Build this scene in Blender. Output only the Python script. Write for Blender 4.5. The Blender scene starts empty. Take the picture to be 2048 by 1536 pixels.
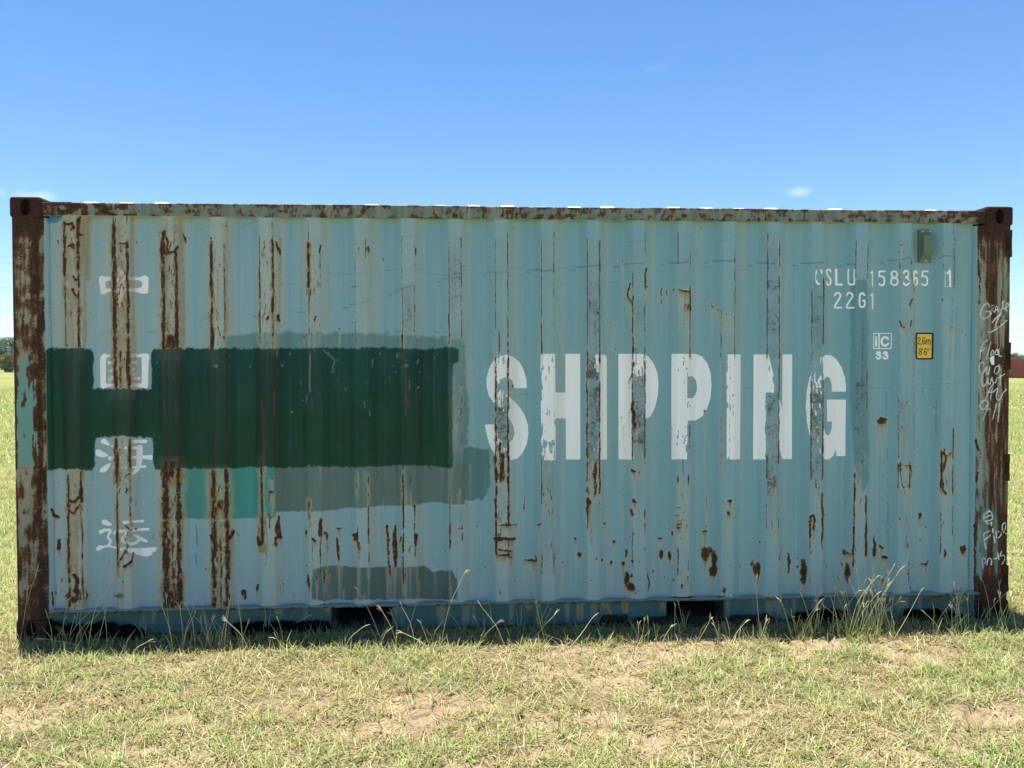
import bpy, math, random
import numpy as np
from mathutils import Vector, Matrix

S = bpy.context.scene
COL = S.collection
rng = np.random.default_rng(7)
random.seed(7)

# ------------------------------------------------------------------ camera
# world = container frame: x along the long side, y away from the camera, z up (metres)
CX, CY, CZ, YAW, PITCH, ROLL, FPX = -0.3935, -4.7683, 1.5949, 0.0590, -0.0212, -0.0024, 1580.0
_cy, _sy = math.cos(YAW), math.sin(YAW)
FWD = np.array([_sy * math.cos(PITCH), _cy * math.cos(PITCH), math.sin(PITCH)])
_r = np.array([_cy, -_sy, 0.0]); _u = np.cross(_r, FWD)
RGT = _r * math.cos(ROLL) + _u * math.sin(ROLL)
UPV = -_r * math.sin(ROLL) + _u * math.cos(ROLL)
CAMP = np.array([CX, CY, CZ])
cam = bpy.data.cameras.new("camera"); camo = bpy.data.objects.new("camera", cam); COL.objects.link(camo)
cam.sensor_width = 36.0; cam.lens = FPX / 2048.0 * 36.0; cam.clip_end = 30000; cam.clip_start = 0.05
camo.matrix_world = Matrix(((RGT[0], UPV[0], -FWD[0], CX), (RGT[1], UPV[1], -FWD[1], CY), (RGT[2], UPV[2], -FWD[2], CZ), (0, 0, 0, 1)))
S.camera = camo

def ray(px, py):
    return FWD + RGT * (px - 1024.0) / FPX + UPV * (768.0 - py) / FPX
def on_ground(px, py, z=0.0):
    d = ray(px, py); return CAMP + d * (z - CZ) / d[2]
def on_plane(px, py, y=0.0):
    d = ray(px, py); return CAMP + d * (y - CY) / d[1]
def to_px(P):
    d = P - CAMP; z = d @ FWD
    return 1024.0 + FPX * (d @ RGT) / z, 768.0 - FPX * (d @ UPV) / z

# ------------------------------------------------------------------ sky, sun, exposure
SUNV = Vector((-0.16, 0.285, 2.59)).normalized()
world = bpy.data.worlds.new("World"); S.world = world; world.use_nodes = True
wn = world.node_tree; bg = wn.nodes["Background"]
sky = wn.nodes.new("ShaderNodeTexSky"); sky.sky_type = 'NISHITA'; sky.sun_disc = False
sky.sun_elevation = math.asin(SUNV.z); sky.sun_rotation = math.atan2(SUNV.x, SUNV.y)
sky.altitude = 1000; sky.air_density = 1.0; sky.dust_density = 0.25; sky.ozone_density = 2.0
hs = wn.nodes.new("ShaderNodeHueSaturation"); hs.inputs['Saturation'].default_value = 1.24
wn.links.new(sky.outputs[0], hs.inputs['Color'])
wgeo = wn.nodes.new("ShaderNodeTexCoord")
def wmath(op, a, b=None, clamp=False):
    n = wn.nodes.new("ShaderNodeMath"); n.operation = op; n.use_clamp = clamp
    for i, v in enumerate((a, b)):
        if v is None: continue
        if isinstance(v, (int, float)): n.inputs[i].default_value = v
        else: wn.links.new(v, n.inputs[i])
    return n.outputs[0]
def wdot(v):
    n = wn.nodes.new("ShaderNodeVectorMath"); n.operation = 'DOT_PRODUCT'
    wn.links.new(wgeo.outputs['Generated'], n.inputs[0]); n.inputs[1].default_value = v
    return n.outputs['Value']
wnoise = wn.nodes.new("ShaderNodeTexNoise"); wnoise.inputs['Scale'].default_value = 55; wnoise.inputs['Detail'].default_value = 6
wn.links.new(wgeo.outputs['Generated'], wnoise.inputs['Vector'])
wmask = None
for (px, py, sx, sy, st) in ((-6, 384, 20, 9, .16), (62, 392, 40, 13, .22), (1596, 384, 26, 10, .16), (1318, 137, 26, 6, .03), (1655, 408, 14, 5, .04)):
    d = ray(px, py); d = d / np.linalg.norm(d)
    a = np.cross(d, [0, 0, 1.0]); a /= np.linalg.norm(a); b = np.cross(a, d)
    ka, kb = FPX / sx, FPX / sy
    A = wmath('MULTIPLY', wdot(a), ka); B = wmath('MULTIPLY', wdot(b), kb)
    r2 = wmath('ADD', wmath('MULTIPLY', A, A), wmath('MULTIPLY', B, B))
    f = wmath('SUBTRACT', wmath('ADD', 1.0, wmath('MULTIPLY', wmath('SUBTRACT', wnoise.outputs['Fac'], 0.5), 3.2)), r2)
    front = wmath('GREATER_THAN', wdot(d), 0.0)
    f = wmath('MULTIPLY', wmath('MULTIPLY', f, st, True), front)
    wmask = f if wmask is None else wmath('MAXIMUM', wmask, f)
cmix = wn.nodes.new("ShaderNodeMix"); cmix.data_type = 'RGBA'
wn.links.new(wmask, cmix.inputs['Factor']); wn.links.new(hs.outputs[0], cmix.inputs['A'])
cmix.inputs['B'].default_value = (7.5, 7.9, 8.2, 1)
wn.links.new(cmix.outputs['Result'], bg.inputs['Color'])
bg.inputs['Strength'].default_value = 0.074
sl = bpy.data.lights.new("sun", 'SUN'); sl.energy = 4.6; sl.angle = math.radians(0.53); sl.color = (1.0, 0.972, 0.93)
so = bpy.data.objects.new("sun", sl); COL.objects.link(so); so.rotation_euler = SUNV.to_track_quat('Z', 'Y').to_euler(); so.location = (0, 0, 30)
S.view_settings.view_transform = 'Standard'; S.view_settings.look = 'None'; S.view_settings.exposure = 1.40; S.view_settings.gamma = 1.0
S.view_settings.use_curve_mapping = False

# ------------------------------------------------------------------ helpers
def hash01(ix, iy, seed):
    with np.errstate(over='ignore'):
        h = (ix.astype(np.int64) * 374761393 + iy.astype(np.int64) * 668265263 + seed * 974634777) & 0xFFFFFFFF
        h = ((h ^ (h >> 13)) * 1274126177) & 0xFFFFFFFF
        h = ((h ^ (h >> 16)) * 2246822519) & 0xFFFFFFFF
        h = h ^ (h >> 15)
    return (h & 0xFFFFFF) / float(0x1000000)
def vnoise(x, y, seed=0):
    x = np.asarray(x, float); y = np.asarray(y, float)
    ix = np.floor(x); iy = np.floor(y); fx = x - ix; fy = y - iy
    fx = fx * fx * (3 - 2 * fx); fy = fy * fy * (3 - 2 * fy)
    a = hash01(ix, iy, seed); b = hash01(ix + 1, iy, seed); c = hash01(ix, iy + 1, seed); d = hash01(ix + 1, iy + 1, seed)
    return (a + (b - a) * fx) * (1 - fy) + (c + (d - c) * fx) * fy
def fbm(x, y, seed=0, octv=4, gain=0.5):
    s = 0; amp = 1; tot = 0
    for o in range(octv):
        s = s + amp * vnoise(x * 2 ** o + 17.3 * o, y * 2 ** o + 9.1 * o, seed + o * 31); tot += amp; amp *= gain
    return s / tot
def sstep(a, b, x):
    t = np.clip((x - a) / (b - a), 0, 1); return t * t * (3 - 2 * t)
def srgb(r, g, b):
    return np.array([((c / 255 + 0.055) / 1.055) ** 2.4 if c > 10 else c / 255 / 12.92 for c in (r, g, b)])

def tag(o, label=None, cat=None, group=None, kind=None):
    for k, v in (("label", label), ("category", cat), ("group", group), ("kind", kind)):
        if v: o[k] = v
    return o
def link(name, me, mat=None, parent=None):
    o = bpy.data.objects.new(name, me); COL.objects.link(o)
    if mat is not None and me is not None: me.materials.append(mat)
    if parent is not None: o.parent = parent
    return o
def empty(name, loc=(0, 0, 0), rz=0.0):
    o = bpy.data.objects.new(name, None); COL.objects.link(o); o.location = loc; o.rotation_euler = (0, 0, rz); o.empty_display_size = .2
    return o
def mesh_np(name, V, faces, smooth=False, colors=None):
    """V (n,3); faces: (m,k) int array or list of such arrays"""
    me = bpy.data.meshes.new(name)
    if not isinstance(faces, list): faces = [faces]
    faces = [np.asarray(f, np.int32) for f in faces if len(f)]
    V = np.asarray(V, np.float32)
    me.vertices.add(len(V)); me.vertices.foreach_set("co", V.ravel())
    loops = np.concatenate([f.ravel() for f in faces]); sizes = np.concatenate([np.full(len(f), f.shape[1], np.int32) for f in faces])
    me.loops.add(len(loops)); me.loops.foreach_set("vertex_index", loops)
    me.polygons.add(len(sizes)); st = np.zeros(len(sizes), np.int32); st[1:] = np.cumsum(sizes)[:-1]
    me.polygons.foreach_set("loop_start", st); me.polygons.foreach_set("loop_total", sizes)
    if smooth: me.polygons.foreach_set("use_smooth", np.ones(len(sizes), bool))
    if colors:
        for k, c in colors.items():
            at = me.attributes.new(k, 'FLOAT_COLOR', 'POINT'); at.data.foreach_set("color", np.asarray(c, np.float32).ravel())
    me.update(calc_edges=True)
    return me
def grid_faces(ny, nx, flip=False):
    i = np.arange((ny - 1) * (nx - 1)); r = i // (nx - 1); c = i % (nx - 1); a = r * nx + c
    f = np.stack([a, a + 1, a + nx + 1, a + nx], 1)
    return f[:, ::-1] if flip else f
class MB:
    def __init__(s): s.v = []; s.f = []
    def add(s, vs, fs):
        n = len(s.v); s.v += [tuple(map(float, v)) for v in vs]; s.f += [tuple(n + i for i in f) for f in fs]
    def box(s, x0, x1, y0, y1, z0, z1):
        s.add([(x0, y0, z0), (x1, y0, z0), (x1, y1, z0), (x0, y1, z0), (x0, y0, z1), (x1, y0, z1), (x1, y1, z1), (x0, y1, z1)],
              [(0, 3, 2, 1), (4, 5, 6, 7), (0, 1, 5, 4), (1, 2, 6, 5), (2, 3, 7, 6), (3, 0, 4, 7)])
    def prism(s, prof, z0, z1):  # prof in xy (ccw), extruded in z
        n = len(prof); s.add([(p[0], p[1], z0) for p in prof] + [(p[0], p[1], z1) for p in prof],
                             [tuple(range(n - 1, -1, -1)), tuple(range(n, 2 * n))] + [(i, (i + 1) % n, n + (i + 1) % n, n + i) for i in range(n)])
    def tube(s, pts, rad, n=6, cap=True):
        pts = [np.array(p, float) for p in pts]; base = len(s.v); k = len(pts)
        for i, p in enumerate(pts):
            t = pts[min(i + 1, k - 1)] - pts[max(i - 1, 0)]; t /= max(np.linalg.norm(t), 1e-9)
            a = np.cross(t, [0, 0, 1.0]) if abs(t[2]) < .95 else np.cross(t, [1.0, 0, 0]); a /= np.linalg.norm(a); b = np.cross(t, a)
            r = rad[i] if hasattr(rad, '__len__') else rad
            for j in range(n):
                q = 2 * math.pi * j / n; s.v.append(tuple(p + (a * math.cos(q) + b * math.sin(q)) * r))
        for i in range(k - 1):
            for j in range(n):
                s.f.append((base + i * n + j, base + i * n + (j + 1) % n, base + (i + 1) * n + (j + 1) % n, base + (i + 1) * n + j))
        if cap:
            s.f.append(tuple(base + j for j in range(n - 1, -1, -1))); s.f.append(tuple(base + (k - 1) * n + j for j in range(n)))
    def build(s, name, mat, parent=None, bevel=0.0, smooth=False):
        me = bpy.data.meshes.new(name); me.from_pydata(s.v, [], s.f)
        if bevel:
            import bmesh
            bm = bmesh.new(); bm.from_mesh(me)
            bmesh.ops.bevel(bm, geom=[e for e in bm.edges if e.calc_face_angle(0) > .5], offset=bevel, segments=2, affect='EDGES', profile=.5)
            bm.to_mesh(me); bm.free()
        if smooth: me.polygons.foreach_set("use_smooth", [True] * len(me.polygons))
        me.update()
        return link(name, me, mat, parent)

# ------------------------------------------------------------------ materials
class NT:
    def __init__(s, name):
        s.m = bpy.data.materials.new(name); s.m.use_nodes = True; s.t = s.m.node_tree
        s.b = s.t.nodes["Principled BSDF"]; s.co = s.t.nodes.new("ShaderNodeTexCoord")
    def n(s, ty, **kw):
        x = s.t.nodes.new(ty)
        for k, v in kw.items(): setattr(x, k, v)
        return x
    def set(s, sock, v):
        if isinstance(v, bpy.types.NodeSocket): s.t.links.new(v, sock)
        elif isinstance(v, (int, float)): sock.default_value = v
        else: sock.default_value = tuple(v) + ((1,) if len(v) == 3 and sock.type == 'RGBA' else ())
    def math(s, op, a, b=None, c=None, clamp=False):
        x = s.n("ShaderNodeMath", operation=op, use_clamp=clamp)
        for i, v in enumerate((a, b, c)):
            if v is not None: s.set(x.inputs[i], v)
        return x.outputs[0]
    def noise(s, scale, detail=4, rough=.55, vec=None, stretch=None, dist=0):
        x = s.n("ShaderNodeTexNoise"); x.inputs['Scale'].default_value = scale; x.inputs['Detail'].default_value = detail; x.inputs['Roughness'].default_value = rough
        x.inputs['Distortion'].default_value = dist
        v = vec or s.co.outputs['Object']
        if stretch:
            mp = s.n("ShaderNodeMapping"); mp.inputs['Scale'].default_value = stretch; s.t.links.new(v, mp.inputs['Vector']); v = mp.outputs[0]
        s.t.links.new(v, x.inputs['Vector']); return x.outputs['Fac']
    def attr(s, name):
        x = s.n("ShaderNodeAttribute"); x.attribute_name = name; return x
    def mix(s, f, a, b, mode='MIX'):
        x = s.n("ShaderNodeMix", data_type='RGBA', blend_type=mode)
        s.set(x.inputs['Factor'], f); s.set(x.inputs['A'], a); s.set(x.inputs['B'], b); return x.outputs['Result']
    def ramp(s, f, stops):
        x = s.n("ShaderNodeValToRGB"); s.set(x.inputs[0], f); e = x.color_ramp.elements
        while len(e) < len(stops): e.new(.5)
        for i, (p, c) in enumerate(stops): e[i].position = p; e[i].color = tuple(c) + (1,)
        return x.outputs[0]
    def sst(s, a, b, v):
        x = s.n("ShaderNodeMapRange", interpolation_type='SMOOTHSTEP'); s.set(x.inputs['Value'], v)
        x.inputs['From Min'].default_value = a; x.inputs['From Max'].default_value = b; return x.outputs[0]
    def bump(s, h, strength=.4, dist=.005, normal=None):
        x = s.n("ShaderNodeBump"); x.inputs['Strength'].default_value = strength; x.inputs['Distance'].default_value = dist; s.set(x.inputs['Height'], h)
        if normal: s.t.links.new(normal, x.inputs['Normal'])
        return x.outputs[0]
    def out(s, color=None, rough=None, normal=None, spec=None, metal=None):
        for k, v in (('Base Color', color), ('Roughness', rough), ('Normal', normal), ('Specular IOR Level', spec), ('Metallic', metal)):
            if v is not None: s.set(s.b.inputs[k], v)
        return s.m

RUST = [(0.0, (.030, .016, .012)), (.42, (.062, .030, .020)), (.62, (.095, .046, .028)), (1.0, (.17, .085, .042))]
def mat_weathered(name, letters=True):
    t = NT(name)
    n1 = t.noise(110, 6, .7); n2 = t.noise(38, 5, .65); nst = t.noise(1, 4, .6, stretch=(70, 70, 2.2)); nf = t.noise(300, 3, .65); nv = t.noise(1, 5, .7, stretch=(240, 240, 60))
    P = t.attr("paint"); Wr = t.attr("wear")
    sep = t.n("ShaderNodeSeparateColor"); t.t.links.new(Wr.outputs['Color'], sep.inputs[0])
    c1 = t.math('SUBTRACT', n1, .5); c2 = t.math('SUBTRACT', n2, .5); cf = t.math('SUBTRACT', nf, .5); cv = t.math('SUBTRACT', nv, .5)
    rv = t.math('ADD', sep.outputs[0], t.math('ADD', t.math('MULTIPLY', c1, .75), t.math('MULTIPLY', cf, .55)))
    rust = t.math('MULTIPLY', t.sst(.37, .62, rv), t.sst(.12, .34, sep.outputs[0]))
    let = t.sst(.42, .58, t.math('ADD', sep.outputs[2], t.math('MULTIPLY', c1, .12)))
    chip = t.math('MULTIPLY', t.sst(.44, .58, t.math('ADD', Wr.outputs['Alpha'], t.math('ADD', t.math('MULTIPLY', cv, 1.0), t.math('MULTIPLY', cf, .7)))), t.sst(.08, .25, Wr.outputs['Alpha']))
    k = t.math('ADD', .84, t.math('ADD', t.math('MULTIPLY', nst, .2), t.math('MULTIPLY', n2, .12)))
    kc = t.n("ShaderNodeCombineColor"); [t.t.links.new(k, kc.inputs[i]) for i in range(3)]
    col = t.mix(1.0, P.outputs['Color'], kc.outputs[0], 'MULTIPLY')
    wh = t.mix(t.sst(.5, .75, nst), (.97, .97, .965), (.90, .905, .90))
    col = t.mix(let, col, wh)
    sv = t.math('MULTIPLY', sep.outputs[1], t.math('ADD', .55, t.math('MULTIPLY', nst, .9)), clamp=True)
    film = t.mix(t.sst(.48, .86, t.math('ADD', sep.outputs[1], t.math('MULTIPLY', c2, .5))), (.50, .465, .33), (.34, .21, .062))
    col = t.mix(t.math('MULTIPLY', sv, .92), col, film)
    chc = t.ramp(n2, [(.35, (.11, .04, .04)), (.5, (.06, .05, .055)), (.62, (.05, .08, .09)), (.72, (.19, .075, .07))])
    col = t.mix(t.math('MULTIPLY', chip, .8), col, chc)
    deep = t.sst(.50, 1.15, rv); rr_ = t.math('ADD', t.math('MULTIPLY', deep, .55), t.math('ADD', t.math('MULTIPLY', c1, 1.0), t.math('MULTIPLY', c2, .7)))
    rc = t.ramp(t.math('ADD', rr_, .12), [(0.0, (.21, .115, .048)), (.22, (.115, .058, .030)), (.5, (.064, .034, .022)), (.8, (.038, .022, .017))])
    col = t.mix(rust, col, rc)
    ro = t.math('ADD', .50, t.math('ADD', t.math('MULTIPLY', rust, .4), t.math('MULTIPLY', nst, .16)))
    h = t.math('ADD', t.math('MULTIPLY', rust, t.math('ADD', .3, n1)), t.math('ADD', t.math('MULTIPLY', chip, -.5), t.math('ADD', t.math('MULTIPLY', nf, .08), t.math('MULTIPLY', let, .15))))
    return t.out(col, ro, t.bump(h, .5, .0025), .18)
def mat_rust(name, dark=1.0, paint=None):
    t = NT(name); n1 = t.noise(34, 6, .65); n2 = t.noise(180, 4, .6); n3 = t.noise(9, 3)
    c = t.ramp(t.math('ADD', t.math('MULTIPLY', n1, .65), t.math('MULTIPLY', n2, .35)), [(p, tuple(v * dark for v in q)) for p, q in RUST])
    if paint is not None: c = t.mix(t.sst(.56, .62, n3), c, paint)
    return t.out(c, .88, t.bump(t.math('ADD', n1, t.math('MULTIPLY', n2, .5)), .6, .004), .2)
def mat_paint(name, colr, rough=.55, var=.25, scale=14, spec=.35, bump=.15):
    t = NT(name); n1 = t.noise(scale, 5, .6); n2 = t.noise(160, 3)
    a = tuple(c * (1 - var) for c in colr); b = tuple(min(1, c * (1 + var)) for c in colr)
    return t.out(t.ramp(n1, [(.3, a), (.7, b)]), rough, t.bump(n2, bump, .002), spec)

M_WEATHER = mat_weathered("weathered_container_paint")
M_CAST = mat_rust("rusted_cast_steel", .62)
M_ROOF = mat_paint("bleached_roof_paint", (.62, .66, .66), .45, .12)
M_DARK = mat_paint("pocket_steel", (.05, .07, .07), .8, .4)
M_VENT = mat_paint("olive_vent_paint", (.125, .185, .125), .45, .10, 30)
M_SCREW = mat_paint("zinc_screw", (.45, .47, .46), .4, .1)
M_TEAL = mat_paint("teal_container_paint", (.16, .34, .36), .55, .2, 5)
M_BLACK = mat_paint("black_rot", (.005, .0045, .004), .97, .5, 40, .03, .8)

# ------------------------------------------------------------------ container face painting (masks baked to vertices)
Y0, Y1 = 366, 1312
XX, YY = np.meshgrid(np.arange(2048, dtype=float), np.arange(Y0, Y1, dtype=float))
HH, WW = XX.shape
Pc = np.zeros((HH, WW, 3)); Rm = np.zeros((HH, WW)); Sm = np.zeros((HH, WW)); Wm = np.zeros((HH, WW)); Cm = np.zeros((HH, WW))
# metric coordinates on the face plane y = 0
D = FWD[None, None] + RGT[None, None] * ((XX - 1024) / FPX)[..., None] + UPV[None, None] * ((768 - YY) / FPX)[..., None]
TT = (0 - CY) / D[..., 1]
GX = CX + TT * D[..., 0]; GZ = CZ + TT * D[..., 2]
N_str = fbm(XX / 7.0, YY / 160.0, 3, 4)          # vertical streaks
N_str2 = fbm(XX / 26.0, YY / 420.0, 5, 3)
N_med = fbm(XX / 22.0, YY / 22.0, 11, 4)
N_fin = fbm(XX / 4.0, YY / 4.0, 13, 3)
N_vfin = fbm(XX / 2.2, YY / 9.0, 17, 3)
N_hsp = fbm(XX / 5.0, YY / 2.0, 19, 2)
WXa = (fbm(XX / 9.0, YY / 9.0, 23, 3) - .5) * 2; WYa = (fbm(XX / 9.0, YY / 9.0, 29, 3) - .5) * 2

def box_of(xs, ys, pad):
    x0 = int(max(0, min(xs) - pad)); x1 = int(min(WW, max(xs) + pad + 2)); y0 = int(max(0, min(ys) - pad - Y0)); y1 = int(min(HH, max(ys) + pad + 2 - Y0))
    return (slice(y0, max(y1, y0)), slice(x0, max(x1, x0)))
def cov_poly(pts, warp=0.0, soft=1.0):
    pts = np.asarray(pts, float); q = box_of(pts[:, 0], pts[:, 1], 6 + warp)
    x = XX[q] + WXa[q] * warp; y = YY[q] + WYa[q] * warp
    ins = np.zeros(x.shape, bool); dist = np.full(x.shape, 1e9)
    for (ax, ay), (bx, by) in zip(pts, np.roll(pts, -1, 0)):
        if ay != by:
            c = ((ay > y) != (by > y)) & (x < (bx - ax) * (y - ay) / (by - ay) + ax); ins ^= c
        dx, dy = bx - ax, by - ay; L2 = dx * dx + dy * dy + 1e-9
        t = np.clip(((x - ax) * dx + (y - ay) * dy) / L2, 0, 1)
        dist = np.minimum(dist, np.hypot(x - ax - t * dx, y - ay - t * dy))
    return q, np.clip(.5 + np.where(ins, dist, -dist) / soft, 0, 1)
def cov_line(pts, r, warp=0.0, soft=1.0):
    pts = np.asarray(pts, float).reshape(-1, 2)
    rr = np.asarray(r, float) if hasattr(r, '__len__') else np.full(len(pts), float(r))
    q = box_of(pts[:, 0], pts[:, 1], 4 + rr.max() + warp)
    x = XX[q] + WXa[q] * warp; y = YY[q] + WYa[q] * warp; sd = np.full(x.shape, -1e9)
    if len(pts) == 1: sd = rr[0] - np.hypot(x - pts[0, 0], y - pts[0, 1])
    for i in range(len(pts) - 1):
        (ax, ay), (bx, by) = pts[i], pts[i + 1]; dx, dy = bx - ax, by - ay; L2 = dx * dx + dy * dy + 1e-9
        t = np.clip(((x - ax) * dx + (y - ay) * dy) / L2, 0, 1)
        sd = np.maximum(sd, rr[i] + (rr[i + 1] - rr[i]) * t - np.hypot(x - ax - t * dx, y - ay - t * dy))
    return q, np.clip(.5 + sd / soft, 0, 1)
def smooth_pts(pts, n=5):
    pts = np.asarray(pts, float)
    if len(pts) < 3: return pts
    P = np.vstack([2 * pts[0] - pts[1], pts, 2 * pts[-1] - pts[-2]]); out = []
    for i in range(1, len(P) - 2):
        for t in np.linspace(0, 1, n, endpoint=False):
            a, b, c, d = P[i - 1], P[i], P[i + 1], P[i + 2]
            out.append(.5 * ((2 * b) + (c - a) * t + (2 * a - 5 * b + 4 * c - d) * t * t + (3 * b - a - 3 * c + d) * t ** 3))
    out.append(pts[-1]); return np.array(out)
def put(q, c, colr, a=1.0):
    k = (c * a)[..., None]; Pc[q] = Pc[q] * (1 - k) + np.asarray(colr) * k
def mx(F, q, v): F[q] = np.maximum(F[q], v)

# --- corrugation layout
K0X, PITCHX, NFL = -2.691, 0.2798, 20
Yout, DEPTH = 0.012, 0.040
def prof(x):
    """y of the corrugated sheet at x"""
    u = (np.asarray(x, float) - K0X) / PITCHX; k = np.clip(np.round(u), 0, NFL - 1); d = np.abs(np.asarray(x, float) - (K0X + k * PITCHX))
    s = np.clip((d - .035) / .050, 0, 1); s = s * .75 + .25 * s * s * (3 - 2 * s)
    return Yout + DEPTH * s
def flat_px(k, frac):
    """pixel column of a position on outer flat k (frac -1..1 = edges), as function of canvas row"""
    x = K0X + k * PITCHX + frac * .038
    a = to_px(np.array([[x, Yout, 2.4], [x, Yout, .2]])); xs, ys = a
    return xs[0] + (YY[:, 0] - ys[0]) * (xs[1] - xs[0]) / (ys[1] - ys[0])
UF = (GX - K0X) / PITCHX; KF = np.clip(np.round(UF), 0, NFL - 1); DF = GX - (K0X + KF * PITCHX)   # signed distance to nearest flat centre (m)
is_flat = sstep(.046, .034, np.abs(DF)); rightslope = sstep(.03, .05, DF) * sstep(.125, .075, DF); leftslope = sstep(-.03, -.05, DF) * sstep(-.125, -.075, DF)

# --- base coats
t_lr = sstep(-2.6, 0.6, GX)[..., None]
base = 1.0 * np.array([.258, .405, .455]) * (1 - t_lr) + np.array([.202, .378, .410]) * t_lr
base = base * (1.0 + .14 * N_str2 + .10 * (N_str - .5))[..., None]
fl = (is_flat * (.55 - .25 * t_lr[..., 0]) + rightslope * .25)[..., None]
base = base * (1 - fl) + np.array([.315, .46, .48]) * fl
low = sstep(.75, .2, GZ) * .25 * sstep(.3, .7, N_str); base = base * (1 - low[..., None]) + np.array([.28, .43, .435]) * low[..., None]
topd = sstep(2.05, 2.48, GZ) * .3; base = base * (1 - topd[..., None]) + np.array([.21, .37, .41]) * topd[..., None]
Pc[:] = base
# ochre film, heavy on the left bays
lf = sstep(-1.15, -2.75, GX)
lf2 = sstep(1.6, -1.2, GX)
film = lf * (.10 + .85 * is_flat + .80 * rightslope + .25 * leftslope) + (1 - lf) * (lf2 * (.20 * is_flat + .40 * rightslope) + .03 * is_flat + .10 * rightslope)
film *= (.35 + .9 * sstep(.25, .75, fbm(XX / 7.0, YY / 260.0, 41, 4))) * (.6 + .4 * sstep(.1, 1.7, GZ))
film = film + .20 * sstep(.5, .17, GZ) * (.2 + .9 * N_str) + .05 * sstep(1.2, .3, GZ)
Sm[:] = np.clip(film * 1.1, 0, .74)
for (xa, xb, ya, yb, v) in ((158, 188, 432, 565, .75), (112, 131, 440, 690, .55), (135, 156, 440, 690, .6), (232, 254, 440, 1130, .35), (552, 568, 470, 690, .7), (200, 230, 430, 690, .35), (258, 275, 440, 690, .4),
                            (330, 352, 520, 700, .3), (604, 617, 430, 690, .35), (640, 660, 430, 690, .4), (185, 188, 950, 1180, .6), (160, 166, 945, 1200, .5), (170, 172, 945, 1200, .5), (205, 208, 930, 1180, .35), (268, 271, 930, 1200, .35),
                            (100, 130, 1120, 1200, .3), (612, 622, 1030, 1200, .5), (534, 545, 1040, 1200, .45), (555, 561, 1070, 1200, .4), (1252, 1257, 560, 930, .25), (1476, 1490, 430, 560, .35), (1225, 1233, 640, 700, .5)):
    q, c = cov_poly([(xa, ya), (xb, ya), (xb, yb), (xa, yb)], 2.5, 9); mx(Sm, q, c * v * (.5 + .8 * N_str[q]))

# --- later overpaints, oldest first
TEALP = np.array([.115, .245, .235])
def patch(pts, colr, warp=3, soft=1.5, a=1.0, var=.18, kill=0.9, killstain=.85):
    q, c = cov_poly(pts, warp, soft); c = c * a
    cc = np.asarray(colr)[None, None] * (1 + var * (N_str2[q] - .5) * 2 + .12 * (N_str[q] - .5))[..., None]
    Pc[q] = Pc[q] * (1 - c[..., None]) + cc * c[..., None]
    Sm[q] *= 1 - c * killstain; Cm[q] *= 1 - c * kill
    return q, c
patch([(440, 672), (560, 664), (700, 666), (820, 672), (905, 676), (929, 678), (931, 760), (938, 800), (936, 900), (930, 940), (905, 940), (905, 720), (440, 720)], (.115, .235, .225), 5, 6, .85)
patch([(905, 905), (940, 893), (960, 898), (976, 897), (980, 930), (976, 985), (968, 998), (930, 1002), (905, 1000)], (.105, .215, .215), 5, 2)
patch([(548, 925), (930, 925), (930, 1008), (905, 1008), (870, 1004), (815, 1012), (760, 1012), (700, 1016), (640, 1022), (560, 1024), (548, 1022)], (.122, .192, .168), 3, 1.5)
patch([(452, 925), (550, 925), (552, 1036), (452, 1038)], (.055, .275, .235), 2.5, 1.2)
patch([(321, 938), (452, 930), (452, 1040), (362, 1037), (362, 1038), (326, 1020), (322, 980)], (.075, .27, .235), 2.5, 1.2)
patch([(625, 1140), (655, 1131), (720, 1134), (800, 1134), (850, 1132), (868, 1144), (905, 1138), (916, 1165), (912, 1198), (623, 1200)], (.095, .145, .132), 3, 1.5)
patch([(91, 427), (124, 427), (123, 440), (112, 447), (95, 445)], (.06, .23, .42), 2, 2)
patch([(1702, 560), (1735, 560), (1737, 960), (1726, 985), (1712, 960), (1700, 800)], (.10, .26, .275), 3, 3, .75, kill=0)
for k in range(60):                       # ragged brush ends above the soft band
    x = rng.uniform(450, 925); y = rng.uniform(662, 676); q, c = cov_line([(x, y), (x + rng.uniform(3, 14), y + rng.uniform(-1, 1))], rng.uniform(.5, 1.4), 1); put(q, c, (.12, .23, .22), .55)

# --- white lettering (coverage 0..1)
def zz(pts, ox, oy, sc): return [(ox + x / sc, oy + y / sc) for x, y in pts]
def letter(pts, hole=None, ox=0, oy=0, sc=1, sm=False):
    p = zz(pts, ox, oy, sc); p = smooth_pts(p + [p[0]], 4)[:-1] if sm else p
    q, c = cov_poly(p, 0, 1.2); c = c.copy()
    if hole:
        h = zz(hole, ox, oy, sc); h = smooth_pts(h + [h[0]], 4)[:-1] if sm else h
        q2, c2 = cov_poly(h, 0, 1.2); tmp = np.zeros((HH, WW)); tmp[q2] = c2; c = np.minimum(c, 1 - tmp[q])
    mx(Wm, q, c)
def lstroke(pts, r, ox=0, oy=0, sc=1, sm=True, F=None, v=1.0):
    p = np.array(zz(pts, ox, oy, sc)); r_ = [x / sc for x in r] if hasattr(r, '__len__') else r / sc
    if sm and len(p) > 2:
        if hasattr(r_, '__len__'): r_ = np.interp(np.linspace(0, len(p) - 1, (len(p) - 1) * 5 + 1), range(len(p)), r_)
        p = smooth_pts(p)
    q, c = cov_line(p, r_, 0, 1.0); mx(Wm if F is None else F, q, c * v)
A_ = dict(ox=960, oy=700, sc=5.389); B_ = dict(ox=1330, oy=700, sc=5.389)
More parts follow.
